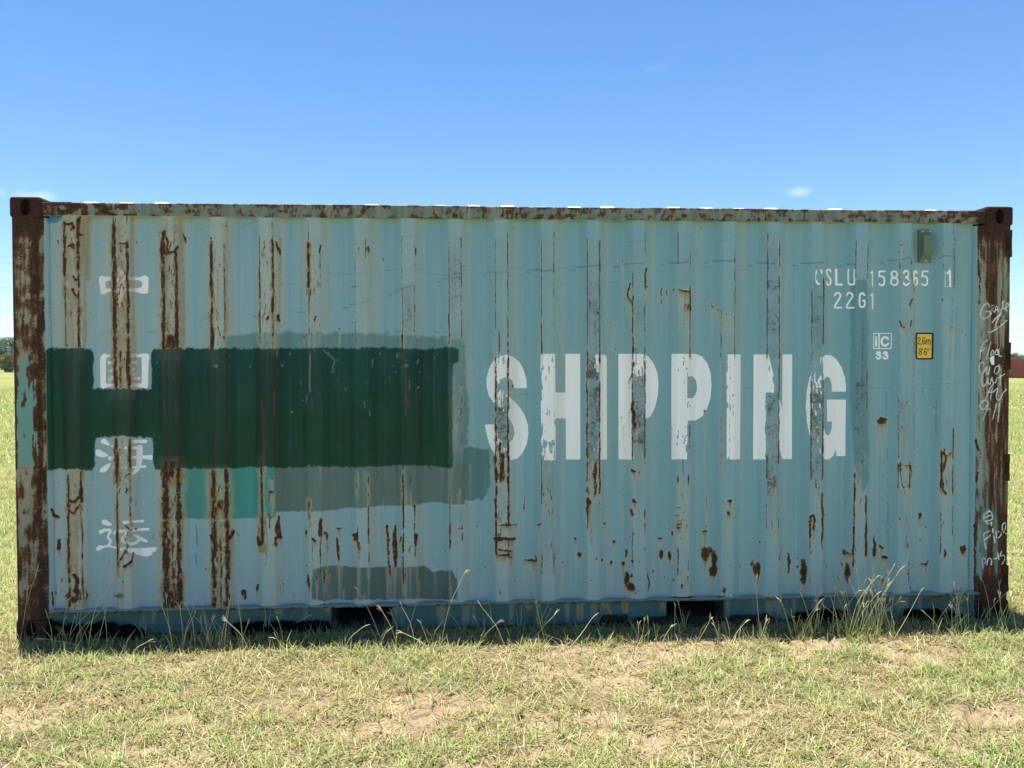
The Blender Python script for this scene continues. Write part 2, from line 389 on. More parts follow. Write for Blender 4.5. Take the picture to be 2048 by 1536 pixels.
letter([(505, 410), (500, 320), (470, 215), (425, 130), (360, 75), (285, 52), (210, 65), (145, 115), (95, 200), (70, 310), (72, 400), (95, 490), (140, 560), (190, 608), (250, 660), (320, 740), (360, 820), (372, 900), (350, 975), (300, 1000), (240, 985), (195, 920), (175, 815), (160, 803), (60, 803), (55, 815), (70, 900), (95, 1000), (130, 1080), (180, 1140), (250, 1180), (330, 1190), (400, 1170), (460, 1110), (505, 1010), (523, 890), (515, 800), (480, 700), (430, 620), (360, 545), (290, 480), (235, 420), (212, 370), (215, 325), (250, 298), (310, 298), (350, 330), (370, 410)], **A_)
letter([(652, 42), (808, 42), (812, 458), (920, 458), (920, 42), (1080, 42), (1083, 1180), (925, 1180), (922, 738), (818, 738), (815, 1188), (658, 1188)], **A_)
letter([(1205, 60), (1215, 52), (1355, 52), (1365, 90), (1368, 1180), (1205, 1180)], **A_)
letter([(1490, 42), (1750, 42), (1810, 65), (1870, 140), (1910, 240), (1925, 370), (1915, 500), (1885, 620), (1840, 710), (1780, 755), (1660, 755), (1660, 1180), (1494, 1180)],
       [(1660, 290), (1720, 290), (1760, 340), (1775, 420), (1760, 510), (1720, 550), (1660, 550)], **A_)
letter([(70, 42), (330, 42), (400, 70), (455, 140), (490, 240), (502, 380), (490, 520), (450, 640), (400, 715), (330, 760), (245, 760), (240, 1180), (68, 1180)],
       [(240, 285), (300, 285), (335, 330), (345, 400), (335, 470), (300, 518), (240, 518)], **B_)
letter([(662, 45), (815, 45), (810, 1180), (665, 1180)], **B_)
letter([(955, 48), (1115, 48), (1262, 640), (1265, 48), (1370, 48), (1368, 1175), (1262, 1175), (1092, 520), (1088, 1180), (950, 1180)], **B_)
letter([(1952, 450), (1952, 400), (1940, 300), (1905, 190), (1850, 100), (1790, 58), (1740, 50), (1680, 75), (1620, 150), (1560, 290), (1525, 450), (1518, 620), (1530, 780), (1560, 930), (1600, 1050), (1660, 1140), (1730, 1180), (1770, 1178), (1815, 1140), (1843, 1060), (1845, 1145), (1945, 1145), (1950, 535), (1745, 535), (1748, 770), (1800, 770), (1798, 840), (1780, 900), (1755, 925), (1730, 900), (1700, 800), (1695, 600), (1700, 430), (1712, 320), (1740, 285), (1775, 300), (1795, 370), (1800, 450)], **B_)
# the four characters down the left bay
G4 = dict(ox=170, oy=520, sc=5.488); G5 = dict(ox=170, oy=860, sc=5.488)
letter([(155, 215), (160, 185), (190, 172), (230, 183), (330, 182), (470, 182), (600, 188), (640, 172), (680, 178), (698, 205), (695, 260), (690, 350), (670, 370), (620, 368), (560, 350), (465, 345), (320, 345), (250, 352), (215, 375), (185, 378), (172, 350), (160, 270)],
       [(222, 255), (240, 230), (320, 225), (465, 225), (590, 225), (620, 240), (628, 270), (615, 300), (580, 308), (465, 308), (320, 308), (240, 310), (225, 290)], sm=True, **G4)
letter([(350, 90), (375, 75), (400, 95), (430, 150), (445, 240), (430, 330), (410, 420), (390, 500), (372, 525), (360, 480), (350, 380), (345, 240)], sm=True, **G4)
letter([(165, 1075), (180, 1045), (215, 1025), (240, 1035), (320, 1030), (480, 1025), (600, 1032), (650, 1022), (695, 1035), (705, 1060), (695, 1200), (690, 1380), (670, 1412), (630, 1400), (480, 1398), (330, 1395), (240, 1395), (220, 1412), (185, 1412), (170, 1380), (165, 1200)],
       [(230, 1085), (250, 1070), (320, 1065), (480, 1062), (600, 1068), (622, 1090), (622, 1330), (605, 1352), (480, 1355), (320, 1358), (245, 1355), (228, 1330)], sm=True, **G4)
for p, r in (([(262, 1128), (320, 1118)], 17), ([(290, 1215), (325, 1205)], [20, 12]), ([(275, 1310), (300, 1290)], 22), ([(520, 1125), (560, 1125)], 15), ([(520, 1208), (540, 1200)], 17), ([(520, 1258), (560, 1245)], 14), ([(495, 1300), (590, 1300)], 17), ([(400, 1130), (408, 1250)], [18, 8])):
    lstroke(p, r, **G4)
for poly in ([(170, 120), (195, 95), (230, 105), (275, 155), (268, 170), (230, 162), (180, 140)], [(115, 235), (140, 212), (180, 225), (255, 275), (240, 290), (180, 298), (120, 275)], [(160, 440), (185, 410), (275, 360), (278, 380), (245, 440), (205, 468), (165, 460)],
             [(180, 1005), (205, 980), (240, 990), (300, 1040), (285, 1053), (230, 1048), (190, 1030)],
             [(120, 1300), (150, 1265), (200, 1270), (260, 1260), (340, 1280), (430, 1290), (520, 1295), (640, 1295), (790, 1288), (760, 1345), (690, 1388), (600, 1375), (500, 1345), (380, 1325), (280, 1290), (220, 1290), (150, 1325), (125, 1322)]):
    letter(poly, sm=True, **G5)
for p, r in (([(440, 125), (665, 125)], 19), ([(303, 178)], 16), ([(390, 192), (480, 195), (585, 192)], 16), ([(600, 195), (598, 330), (575, 430), (520, 478)], [34, 30, 26, 16]), ([(275, 310), (330, 308), (480, 305), (620, 296), (735, 302)], [22, 15, 14, 14, 30]),
             ([(500, 412), (570, 405), (662, 400)], 14), ([(375, 195), (368, 330), (325, 415)], 15), ([(325, 415), (400, 415), (500, 412)], 14), ([(495, 265)], 18),
             ([(172, 1118), (230, 1096), (278, 1108), (252, 1175), (283, 1215), (262, 1262)], [22, 17, 18, 12, 16, 12]), ([(430, 1015), (465, 1012)], 19), ([(495, 1008), (632, 998)], 14), ([(330, 1128), (400, 1112), (695, 1086)], [24, 16, 14]),
             ([(460, 1135), (410, 1208), (490, 1248), (560, 1236), (608, 1190)], [16, 16, 14, 16, 20]), ([(545, 1152), (610, 1190), (675, 1222)], [12, 20, 14]), ([(355, 1238)], 16)):
    lstroke(p, r, **G5)
# identification codes
Z1 = dict(ox=1620, oy=520, sc=6.4)
for p in ([(150, 168), (146, 138), (115, 122), (86, 138), (82, 165), (82, 270), (95, 300), (122, 306)], [(265, 152), (255, 126), (235, 122), (215, 135), (214, 170), (235, 210), (262, 245), (265, 290), (250, 315), (225, 315), (214, 285)],
          [(490, 122), (490, 280), (505, 310), (540, 314), (565, 290), (567, 122)], [(915, 207), (945, 225), (953, 265), (943, 312), (915, 326), (884, 308)], [(1080, 145), (1047, 158), (1047, 205), (1080, 225), (1112, 205), (1112, 158), (1080, 145)],
          [(1080, 225), (1042, 250), (1042, 300), (1080, 323), (1118, 300), (1118, 250), (1080, 225)], [(1198, 168), (1215, 142), (1248, 142), (1263, 175), (1248, 213), (1225, 222), (1258, 240), (1270, 280), (1253, 316), (1217, 318), (1198, 292)],
          [(1370, 165), (1355, 142), (1337, 150), (1331, 200), (1331, 290), (1345, 318), (1367, 312), (1375, 270), (1363, 232), (1340, 238)], [(1465, 207), (1494, 225), (1503, 265), (1493, 312), (1465, 326), (1434, 308)],
          [(320, 455), (330, 428), (360, 420), (386, 437), (386, 475), (358, 520), (325, 575), (317, 608)], [(472, 455), (482, 428), (512, 420), (540, 437), (540, 475), (510, 520), (477, 575), (469, 608)],
          [(697, 452), (680, 426), (655, 428), (637, 460), (634, 560), (650, 598), (680, 600), (700, 575), (700, 522), (676, 522)],
          [(848, 1197), (870, 1177), (893, 1186), (893, 1205), (868, 1217), (897, 1226), (903, 1245), (885, 1260), (860, 1260), (847, 1245)], [(938, 1197), (960, 1177), (984, 1186), (984, 1205), (960, 1217), (988, 1226), (994, 1245), (976, 1260), (950, 1260), (938, 1245)]):
    lstroke(p, 11.5, **Z1)
for p, r in (([(335, 120), (335, 314), (408, 314)], 13), ([(776, 165), (800, 138), (800, 335)], 9), ([(960, 145), (890, 145), (883, 212), (915, 207)], 10), ([(1510, 145), (1442, 145), (1434, 212), (1465, 207)], 10), ([(1730, 130), (1730, 341), (1835, 341)], 4), ([(1772, 107), (1808, 107)], 5),
             ([(1760, 168), (1790, 135), (1795, 325)], 13), ([(317, 610), (400, 610)], 11), ([(469, 610), (558, 610)], 11), ([(780, 455), (800, 430), (800, 625)], 9), ([(815, 940), (1038, 940), (1038, 1134), (815, 1134), (815, 940)], 6), ([(884, 940), (884, 1134)], 8), ([(846, 1022), (846, 1098)], 13), ([(846, 990)], 14)):
    lstroke(p, r, sm=False, **Z1)
lstroke([(998, 1012), (975, 990), (948, 988), (925, 1010), (917, 1045), (926, 1078), (950, 1096), (978, 1092), (1000, 1070)], 14, **Z1)

# --- stripping of the lettering on the proud flats
def strip(k, y0, y1, f0, f1, amt, seed, sx=2.4, sy=18):
    for fr in (0,):
        xa, xb = flat_px(k, f0)[:, None], flat_px(k, f1)[:, None]
        q = (slice(max(0, y0 - 20 - Y0), y1 + 20 - Y0), slice(int(xa.min()) - 12, int(xb.max()) + 12)); X, Y = XX[q], YY[q]; xa, xb = xa[q[0]], xb[q[0]]
        jx = 5 * (N_fin[q] - .5) + 6 * (N_med[q] - .5); jy = 26 * (N_med[q] - .5)
        band = sstep(-1.2, .8, X - xa + jx) * sstep(-1.2, .8, xb - X + jx) * sstep(y0 - 4, y0 + 4, Y + jy) * sstep(y1 + 4, y1 - 4, Y + jy)
        nz = (fbm(X / sx, Y / sy, seed, 4) - .5) * 1.9 + .5
        Wm[q] *= 1 - band * sstep(1 - amt - .10, 1 - amt + .10, nz)
for a in ((9, 755, 920, -1.1, 1.15, .62, 1), (9, 710, 760, -1.1, 1.1, .22, 2), (10, 705, 925, -1.2, -.9, .55, 3), (10, 880, 905, -1.2, .9, .7, 4), (10, 705, 925, -.9, 1.2, .10, 5), (11, 700, 925, -1.3, .35, .8, 6), (11, 745, 930, -1.2, 1.05, .86, 7), (12, 752, 930, -1.05, 1.1, .82, 8),
          (12, 705, 752, -1.2, 1.1, .2, 9), (13, 705, 925, -1.3, 1.1, .15, 10), (13, 870, 890, -1.2, 1.2, .5, 30), (14, 705, 925, -1.5, -.6, .6, 11), (14, 705, 925, -.6, 1.1, .14, 12), (15, 785, 925, -1.2, 1.05, .97, 13), (15, 705, 790, .1, 1.2, .8, 14), (15, 705, 790, -1.1, .2, .25, 31),
          (16, 790, 925, -1.05, 1.05, .9, 15), (16, 705, 790, -1.05, 1.05, .55, 16), (1, 530, 630, -.6, .8, .2, 17), (1, 530, 620, -1.4, -.7, .7, 18), (1, 690, 780, -1.2, 1.2, .62, 19), (1, 875, 950, -1.2, 1.1, .62, 20), (16, 530, 580, -.4, 1.2, .28, 21), (17, 595, 620, -1, 1, .2, 22), (19, 530, 575, .7, 1.4, .6, 23), (18, 530, 580, .5, 1.3, .3, 24)):
    strip(*a)

# --- dark green block (covers the lettering)
dg = [(90, 700), (100, 695), (150, 696), (180, 697), (187, 706), (187, 778), (245, 776), (303, 779), (303, 706), (308, 698), (360, 696), (540, 697), (640, 695), (700, 697), (770, 694), (850, 699), (905, 693), (917, 699), (918, 722), (906, 727), (905, 800), (906, 935), (860, 931), (800, 931), (700, 935), (620, 932), (590, 936), (520, 934), (440, 938), (360, 936), (330, 942), (310, 938), (306, 930), (306, 876), (250, 873), (191, 876), (189, 936), (180, 941), (140, 938), (90, 942)]
WXs, WYs = WXa, WYa; WYa = WYa + 2.2 * (fbm(XX / 2.2, YY / 30, 127, 2) - .5); q, c = cov_poly(dg, 2.5, 1.0); WYa = WYs
c = c * (1 - .6 * sstep(.70, .76, fbm(XX[q] / 5, YY[q] / 12, 77, 3)) * sstep(.5, .62, N_med[q]) * sstep(690, 705, YY[q]) * sstep(790, 700, YY[q]))
gcol = np.array([.0085, .052, .040]) * (1 - sstep(720, 870, YY[q]))[..., None] + np.array([.0090, .055, .026]) * sstep(720, 870, YY[q])[..., None]
gcol = gcol * (.55 + .45 * N_str2[q] + .5 * fbm(XX[q] / 3.0, YY[q] / 110, 119, 4) + .35 * (fbm(XX[q] / 60, YY[q] / 40, 123, 3) - .3))[..., None]
dgm = np.zeros((HH, WW)); dgm[q] = c
put(q, c, 0); Pc[q] += gcol * c[..., None]; Wm[q] *= 1 - c; Sm[q] *= 1 - c; Cm[q] *= 1 - c
for k in range(26):
    x = rng.uniform(300, 900); y = rng.uniform(720, 920); q, c = cov_line([(x, y), (x + rng.uniform(-3, 3), y + rng.uniform(-2, 2))], rng.uniform(4, 14), 4, 14); put(q, c * dgm[q], (.02, .06, .075), .35)

for k, ya, yb in ((2, 1036, 1218), (3, 1036, 1218), (2, 690, 720), (0, 440, 690), (0, 945, 1200), (1, 440, 775)):
    xa, xb = flat_px(k, -1.1)[:, None], flat_px(k, 1.1)[:, None]; b_ = sstep(-2, 3, XX - xa) * sstep(-2, 3, xb - XX) * sstep(ya - 8, ya + 12, YY) * sstep(yb + 4, yb - 4, YY) * (1 - dgm); Sm[:] = np.maximum(Sm, b_ * ((.60 if k in (2, 3) else .42) + .5 * (N_str - .4)))
# --- rust on the corrugation edges
def edge(k, frac, ya, yb, w, v, seed=None, F=None, wander=1.5, fade=14, rough=.55, hf=.5):
    xc = flat_px(k, frac)[:, None]; ys = YY
    r0, r1 = max(0, int(ya - Y0 - fade)), min(HH, int(yb - Y0 + fade)); c0 = int(max(0, xc.min() - 3 * w - 8)); c1 = int(min(WW, xc.max() + 3 * w + 8))
    q = (slice(r0, r1), slice(c0, c1)); seed = seed if seed is not None else k * 7 + int(ya)
    x, y = XX[q], YY[q]; wn_ = (fbm(y / 26 + k * 9.7, x * 0 + 3.3, seed, 3) - .5) * 2 * wander; wv = w * (.35 + .85 * fbm(y / 34 + k * 3.1, x * 0 + 1.7, seed + 5, 3) + hf * vnoise(y / 3.1, x * 0 + 8.8, seed + 6) + (.5 - hf) * .5)
    d = np.abs(x - xc[r0:r1] - wn_) / wv
    fd = sstep(ya - fade * .5, ya + fade * .5, y) * sstep(yb + fade * .5, yb - fade * .5, y)
    f = np.clip(1.35 - .8 * d, 0, 1) * v * fd * ((1 - rough) + rough * 2 * (.5 + 1.5 * (fbm(x / 2.6, y / 10, seed + 9, 4) - .5)))
    mx(Rm if F is None else F, q, np.clip(f, 0, 1))
def blob(x, y, rx, ry, v=.95, F=None, warp=3.5):
    q = box_of([x - rx, x + rx], [y - ry, y + ry], 6); xx = XX[q] + WXa[q] * warp; yy = YY[q] + WYa[q] * warp
    f = np.clip(1.5 - np.hypot((xx - x) / rx, (yy - y) / ry), 0, 1) * v * (.75 + .5 * N_fin[q]); mx(Rm if F is None else F, q, np.clip(f, 0, 1))
def rline(pts, r, v=.9, F=None, warp=2.6):
    q, c = cov_line(pts, r, warp, 1.6); mx(Rm if F is None else F, q, np.clip(c * v * (.35 + 1.2 * N_fin[q]), 0, 1))
L, Rr = -1.0, 1.0
E_ = [  # k, edge, y0, y1, width px, value
 (0, L, 442, 552, 5, .9), (0, Rr, 436, 545, 5, .9), (0, L, 565, 600, 4, .85), (0, L, 600, 695, 2.5, .6), (0, Rr, 612, 700, 5, .9), (0, Rr, 545, 612, 4, .8), (0, Rr, 940, 1005, 5, .95), (0, L, 945, 1010, 3.5, .8), (0, L, 1005, 1135, 4, .85), (0, Rr, 1010, 1130, 3, .7), (0, L, 1130, 1215, 4, .8), (0, Rr, 1140, 1200, 4, .7),
 (1, L, 448, 702, 6.5, 1.0), (1, Rr, 478, 702, 4.5, .9), (1, L, 700, 778, 7, 1.0), (1, Rr, 700, 778, 7, 1.0), (1, L, 876, 955, 6, 1.0), (1, Rr, 876, 940, 5, .9), (1, L, 955, 1140, 3.5, .85), (1, Rr, 960, 1035, 3, .6), (1, -.2, 700, 778, 4, .8), (1, L, 430, 470, 2.5, .6), (1, Rr, 430, 450, 2, .6),
 (2, L, 462, 702, 6, 1.0), (2, Rr, 500, 705, 4.5, .85), (2, Rr, 600, 690, 6, .9), (2, L, 918, 1040, 10, 1.0), (2, Rr, 918, 1040, 9, 1.0), (2, L, 1040, 1218, 10, 1.0), (2, Rr, 1040, 1218, 8, 1.0), (2, 0, 1045, 1180, 4, .62), (2, 0, 670, 700, 14, 1.0), (2, 0, 918, 955, 14, .9), (2, 0, 1180, 1216, 16, .8),
 (3, L, 482, 702, 4.5, 1.0), (3, Rr, 485, 665, 2.2, .75), (3, L, 935, 1040, 8, 1.0), (3, Rr, 935, 1040, 7, .95), (3, L, 1040, 1216, 8, 1.0), (3, Rr, 1040, 1216, 7, .95), (3, 0, 1045, 1215, 4, .62), (3, 0, 1000, 1020, 9, .8), (3, L, 655, 702, 6, .9),
 (4, L, 470, 560, 2, .75), (4, L, 525, 670, 3, .8), (4, Rr, 478, 625, 5, .9), (4, Rr, 440, 480, 2, .75), (4, Rr, 625, 690, 3, .65), (4, L, 915, 1090, 4, .95), (4, L, 1035, 1090, 6, .95), (4, .2, 975, 1060, 2.5, .6),
 (5, -.8, 485, 575, 5, .95), (5, -.8, 440, 490, 1.8, .75), (5, -.8, 575, 670, 2, .7), (5, Rr, 488, 560, 2.2, .7), (5, .8, 1035, 1075, 5, .95), (5, L, 1000, 1040, 3.5, .75), (5, .7, 1075, 1150, 2.5, .7), (5, -.6, 1075, 1140, 2, .6),
 (6, L, 480, 690, 1.6, .62), (6, .7, 465, 520, 1.6, .7), (6, .8, 495, 505, 3, .9), (6, -.9, 945, 980, 3, .75), (6, .9, 950, 1140, 3, .75), (6, .9, 1045, 1075, 4, .9), (6, -.8, 1050, 1110, 3, .65),
 (7, L, 470, 665, 1.5, .8), (7, Rr, 480, 560, 1.6, .75), (7, Rr, 560, 680, 2, .65), (7, L, 665, 735, 4, .9), (7, L, 930, 1170, 3.5, .95), (7, .8, 1010, 1115, 4, .75), (7, .8, 1010, 1030, 5, .9),
 (8, L, 480, 660, 1.6, .8), (8, Rr, 470, 680, 1.6, .85), (8, L, 620, 690, 3, .7), (8, L, 740, 910, 3, .75), (8, Rr, 790, 910, 2, .6), (8, L, 910, 1050, 2, .6), (8, L, 1045, 1098, 3.5, .9), (8, Rr, 1050, 1085, 3.5, .8),
 (9, L, 455, 660, 1.6, .8), (9, Rr, 465, 700, 2, .8), (9, -.4, 655, 710, 2.5, .8), (9, L, 700, 910, 3, .85), (9, Rr, 700, 910, 3.5, .9), (9, L, 905, 1110, 5, .95), (9, Rr, 905, 1050, 5, .95), (9, 0, 905, 965, 12, .85), (9, -.3, 860, 915, 6, .6), (9, Rr, 1050, 1110, 3, .7),
 (10, L, 478, 700, 1.8, .8), (10, Rr, 455, 560, 1.4, .75), (10, L, 640, 710, 3, .8), (10, Rr, 560, 710, 1.6, .6), (10, L, 915, 1010, 2.5, .75), (10, Rr, 880, 930, 2, .7), (10, L, 1105, 1150, 2, .8), (10, Rr, 1105, 1150, 2, .7),
 (11, L, 475, 690, 2, .8), (11, Rr, 480, 700, 2.5, .8), (11, L, 700, 990, 3.5, .85), (11, Rr, 700, 990, 3, .85), (11, .3, 925, 990, 7, .75), (11, L, 990, 1060, 4, .7),
 (12, L, 540, 640, 2, .75), (12, Rr, 455, 510, 1.6, .8), (12, L, 590, 720, 3, .85), (12, Rr, 535, 580, 2.5, .8), (12, Rr, 600, 720, 2, .7), (12, L, 720, 930, 3, .8), (12, Rr, 720, 930, 2.5, .8), (12, L, 800, 850, 5, .85), (12, L, 1035, 1140, 2, .7), (12, Rr, 1020, 1060, 3.5, .7),
 (13, Rr, 465, 540, 1.8, .7), (13, L, 460, 530, 1.6, .85), (13, Rr, 573, 720, 2.2, .9), (13, .1, 595, 660, 2.2, .6), (13, Rr, 850, 900, 2.5, .7), (13, .8, 945, 970, 4, .85), (13, -.9, 945, 965, 3.5, .8), (13, -.9, 1095, 1155, 3.5, .8), (13, .8, 1115, 1145, 2, .8),
 (14, Rr, 500, 720, 1.6, .8), (14, -1.3, 640, 720, 2, .7), (14, .2, 720, 930, 2, .45), (14, -1.2, 830, 930, 3, .6),
 (15, L, 465, 720, 2.4, .75), (15, Rr, 480, 720, 3, .75), (15, Rr, 720, 930, 2.5, .8), (15, L, 910, 960, 2.5, .7), (15, L, 990, 1060, 2, .65), (15, Rr, 1010, 1060, 2.5, .6),
 (16, L, 580, 720, 2, .75), (16, Rr, 555, 690, 2.5, .8), (16, L, 760, 960, 2.6, .8), (16, Rr, 760, 960, 2.6, .85), (16, Rr, 985, 1100, 4, .85), (16, L, 1030, 1110, 3.5, .85), (16, L, 1140, 1190, 2, .6),
 (17, L, 480, 560, 2.5, .7), (17, Rr, 490, 560, 2, .7), (17, Rr, 740, 820, 2, .75), (17, L, 945, 1110, 4, .9), (17, Rr, 985, 1115, 4, .85), (17, -1.2, 1095, 1135, 6, .7),
 (18, L, 500, 560, 2.4, .7), (18, Rr, 515, 530, 2.5, .7), (18, L, 790, 920, 2.2, .7), (18, Rr, 920, 980, 2.4, .85), (18, L, 925, 985, 2.4, .85), (18, .5, 1030, 1110, 2.6, .6), (18, Rr, 1118, 1170, 2, .7),
 (19, L, 455, 545, 1.8, .7), (19, Rr, 470, 580, 1.6, .7), (19, L, 900, 990, 4.5, .95), (19, Rr, 855, 920, 2.2, .9), (19, Rr, 930, 990, 2.2, .85), (19, L, 1020, 1110, 2, .8), (19, Rr, 1010, 1070, 2, .8)]
for i, e in enumerate(E_):
    if e[4] <= 2.7:
        edge(e[0], e[1], e[2], e[3], e[4] * .55, min(1, e[5] * 1.05), seed=i * 3 + 100, F=Cm, wander=.8); edge(e[0], e[1], e[2], e[3], e[4] * .5, e[5] * (.66 if e[0] > 5 else .8), seed=i * 3 + 101, wander=.8, rough=.95)
    else: edge(e[0], e[1], e[2], e[3], e[4] * (.56 if e[0] < 4 else .46), e[5], seed=i * 3 + 100, rough=.85); edge(e[0], e[1], e[2] - 4, e[3] + 20, e[4] * (1.5 if e[0] < 6 else 1.0), .80 if e[0] < 6 else .5, seed=i * 3 + 102, F=Sm, rough=.6, hf=.1)
# scuffed speckle on the flats (chips to primer)
for (k, ya, yb, v) in ((0, 620, 690, .35), (1, 430, 690, .4), (1, 880, 1100, .35), (2, 500, 690, .4), (3, 500, 660, .2), (5, 500, 690, .34), (6, 470, 690, .26), (7, 560, 690, .46), (8, 490, 690, .44), (8, 735, 920, .38), (8, 1000, 1080, .33), (9, 480, 700, .32), (9, 790, 930, .62), (9, 930, 1010, .4), (10, 470, 700, .22), (10, 920, 1130, .36), (10, 930, 975, .46), (11, 480, 560, .33), (11, 560, 700, .6),
                       (11, 700, 930, .66), (11, 930, 1060, .42), (12, 480, 600, .2), (12, 600, 720, .42), (12, 740, 930, .58), (12, 930, 1010, .36), (13, 500, 580, .34), (13, 640, 700, .28), (13, 700, 930, .3), (14, 560, 700, .16), (14, 700, 930, .34), (15, 470, 720, .5), (15, 780, 1000, .64), (15, 1000, 1060, .38), (16, 560, 720, .48), (16, 640, 690, .58), (16, 760, 960, .54), (17, 560, 720, .22), (17, 720, 880, .48), (17, 885, 935, .55),
                       (18, 480, 560, .34), (18, 600, 720, .24), (18, 780, 880, .44), (18, 880, 910, .55), (18, 920, 1080, .34), (19, 460, 580, .22), (19, 840, 900, .34), (19, 930, 990, .34)):
    xa, xb = flat_px(k, -1.08)[:, None], flat_px(k, 1.08)[:, None]
    band = sstep(-1, 2, XX - xa) * sstep(-1, 2, xb - XX) * sstep(ya - 35, ya + 35, YY + 60 * (N_vfin - .5)) * sstep(yb + 35, yb - 35, YY + 60 * (N_vfin - .5)) * (.55 + .9 * (N_med - .3))
    Cm[:] = np.maximum(Cm, band * np.clip(v * (.42 + .95 * N_hsp * (.5 + N_med)), 0, .70)); put((slice(None), slice(None)), band * (.4 + .7 * N_vfin), (.135, .21, .245), min(.8, v * 1.15))
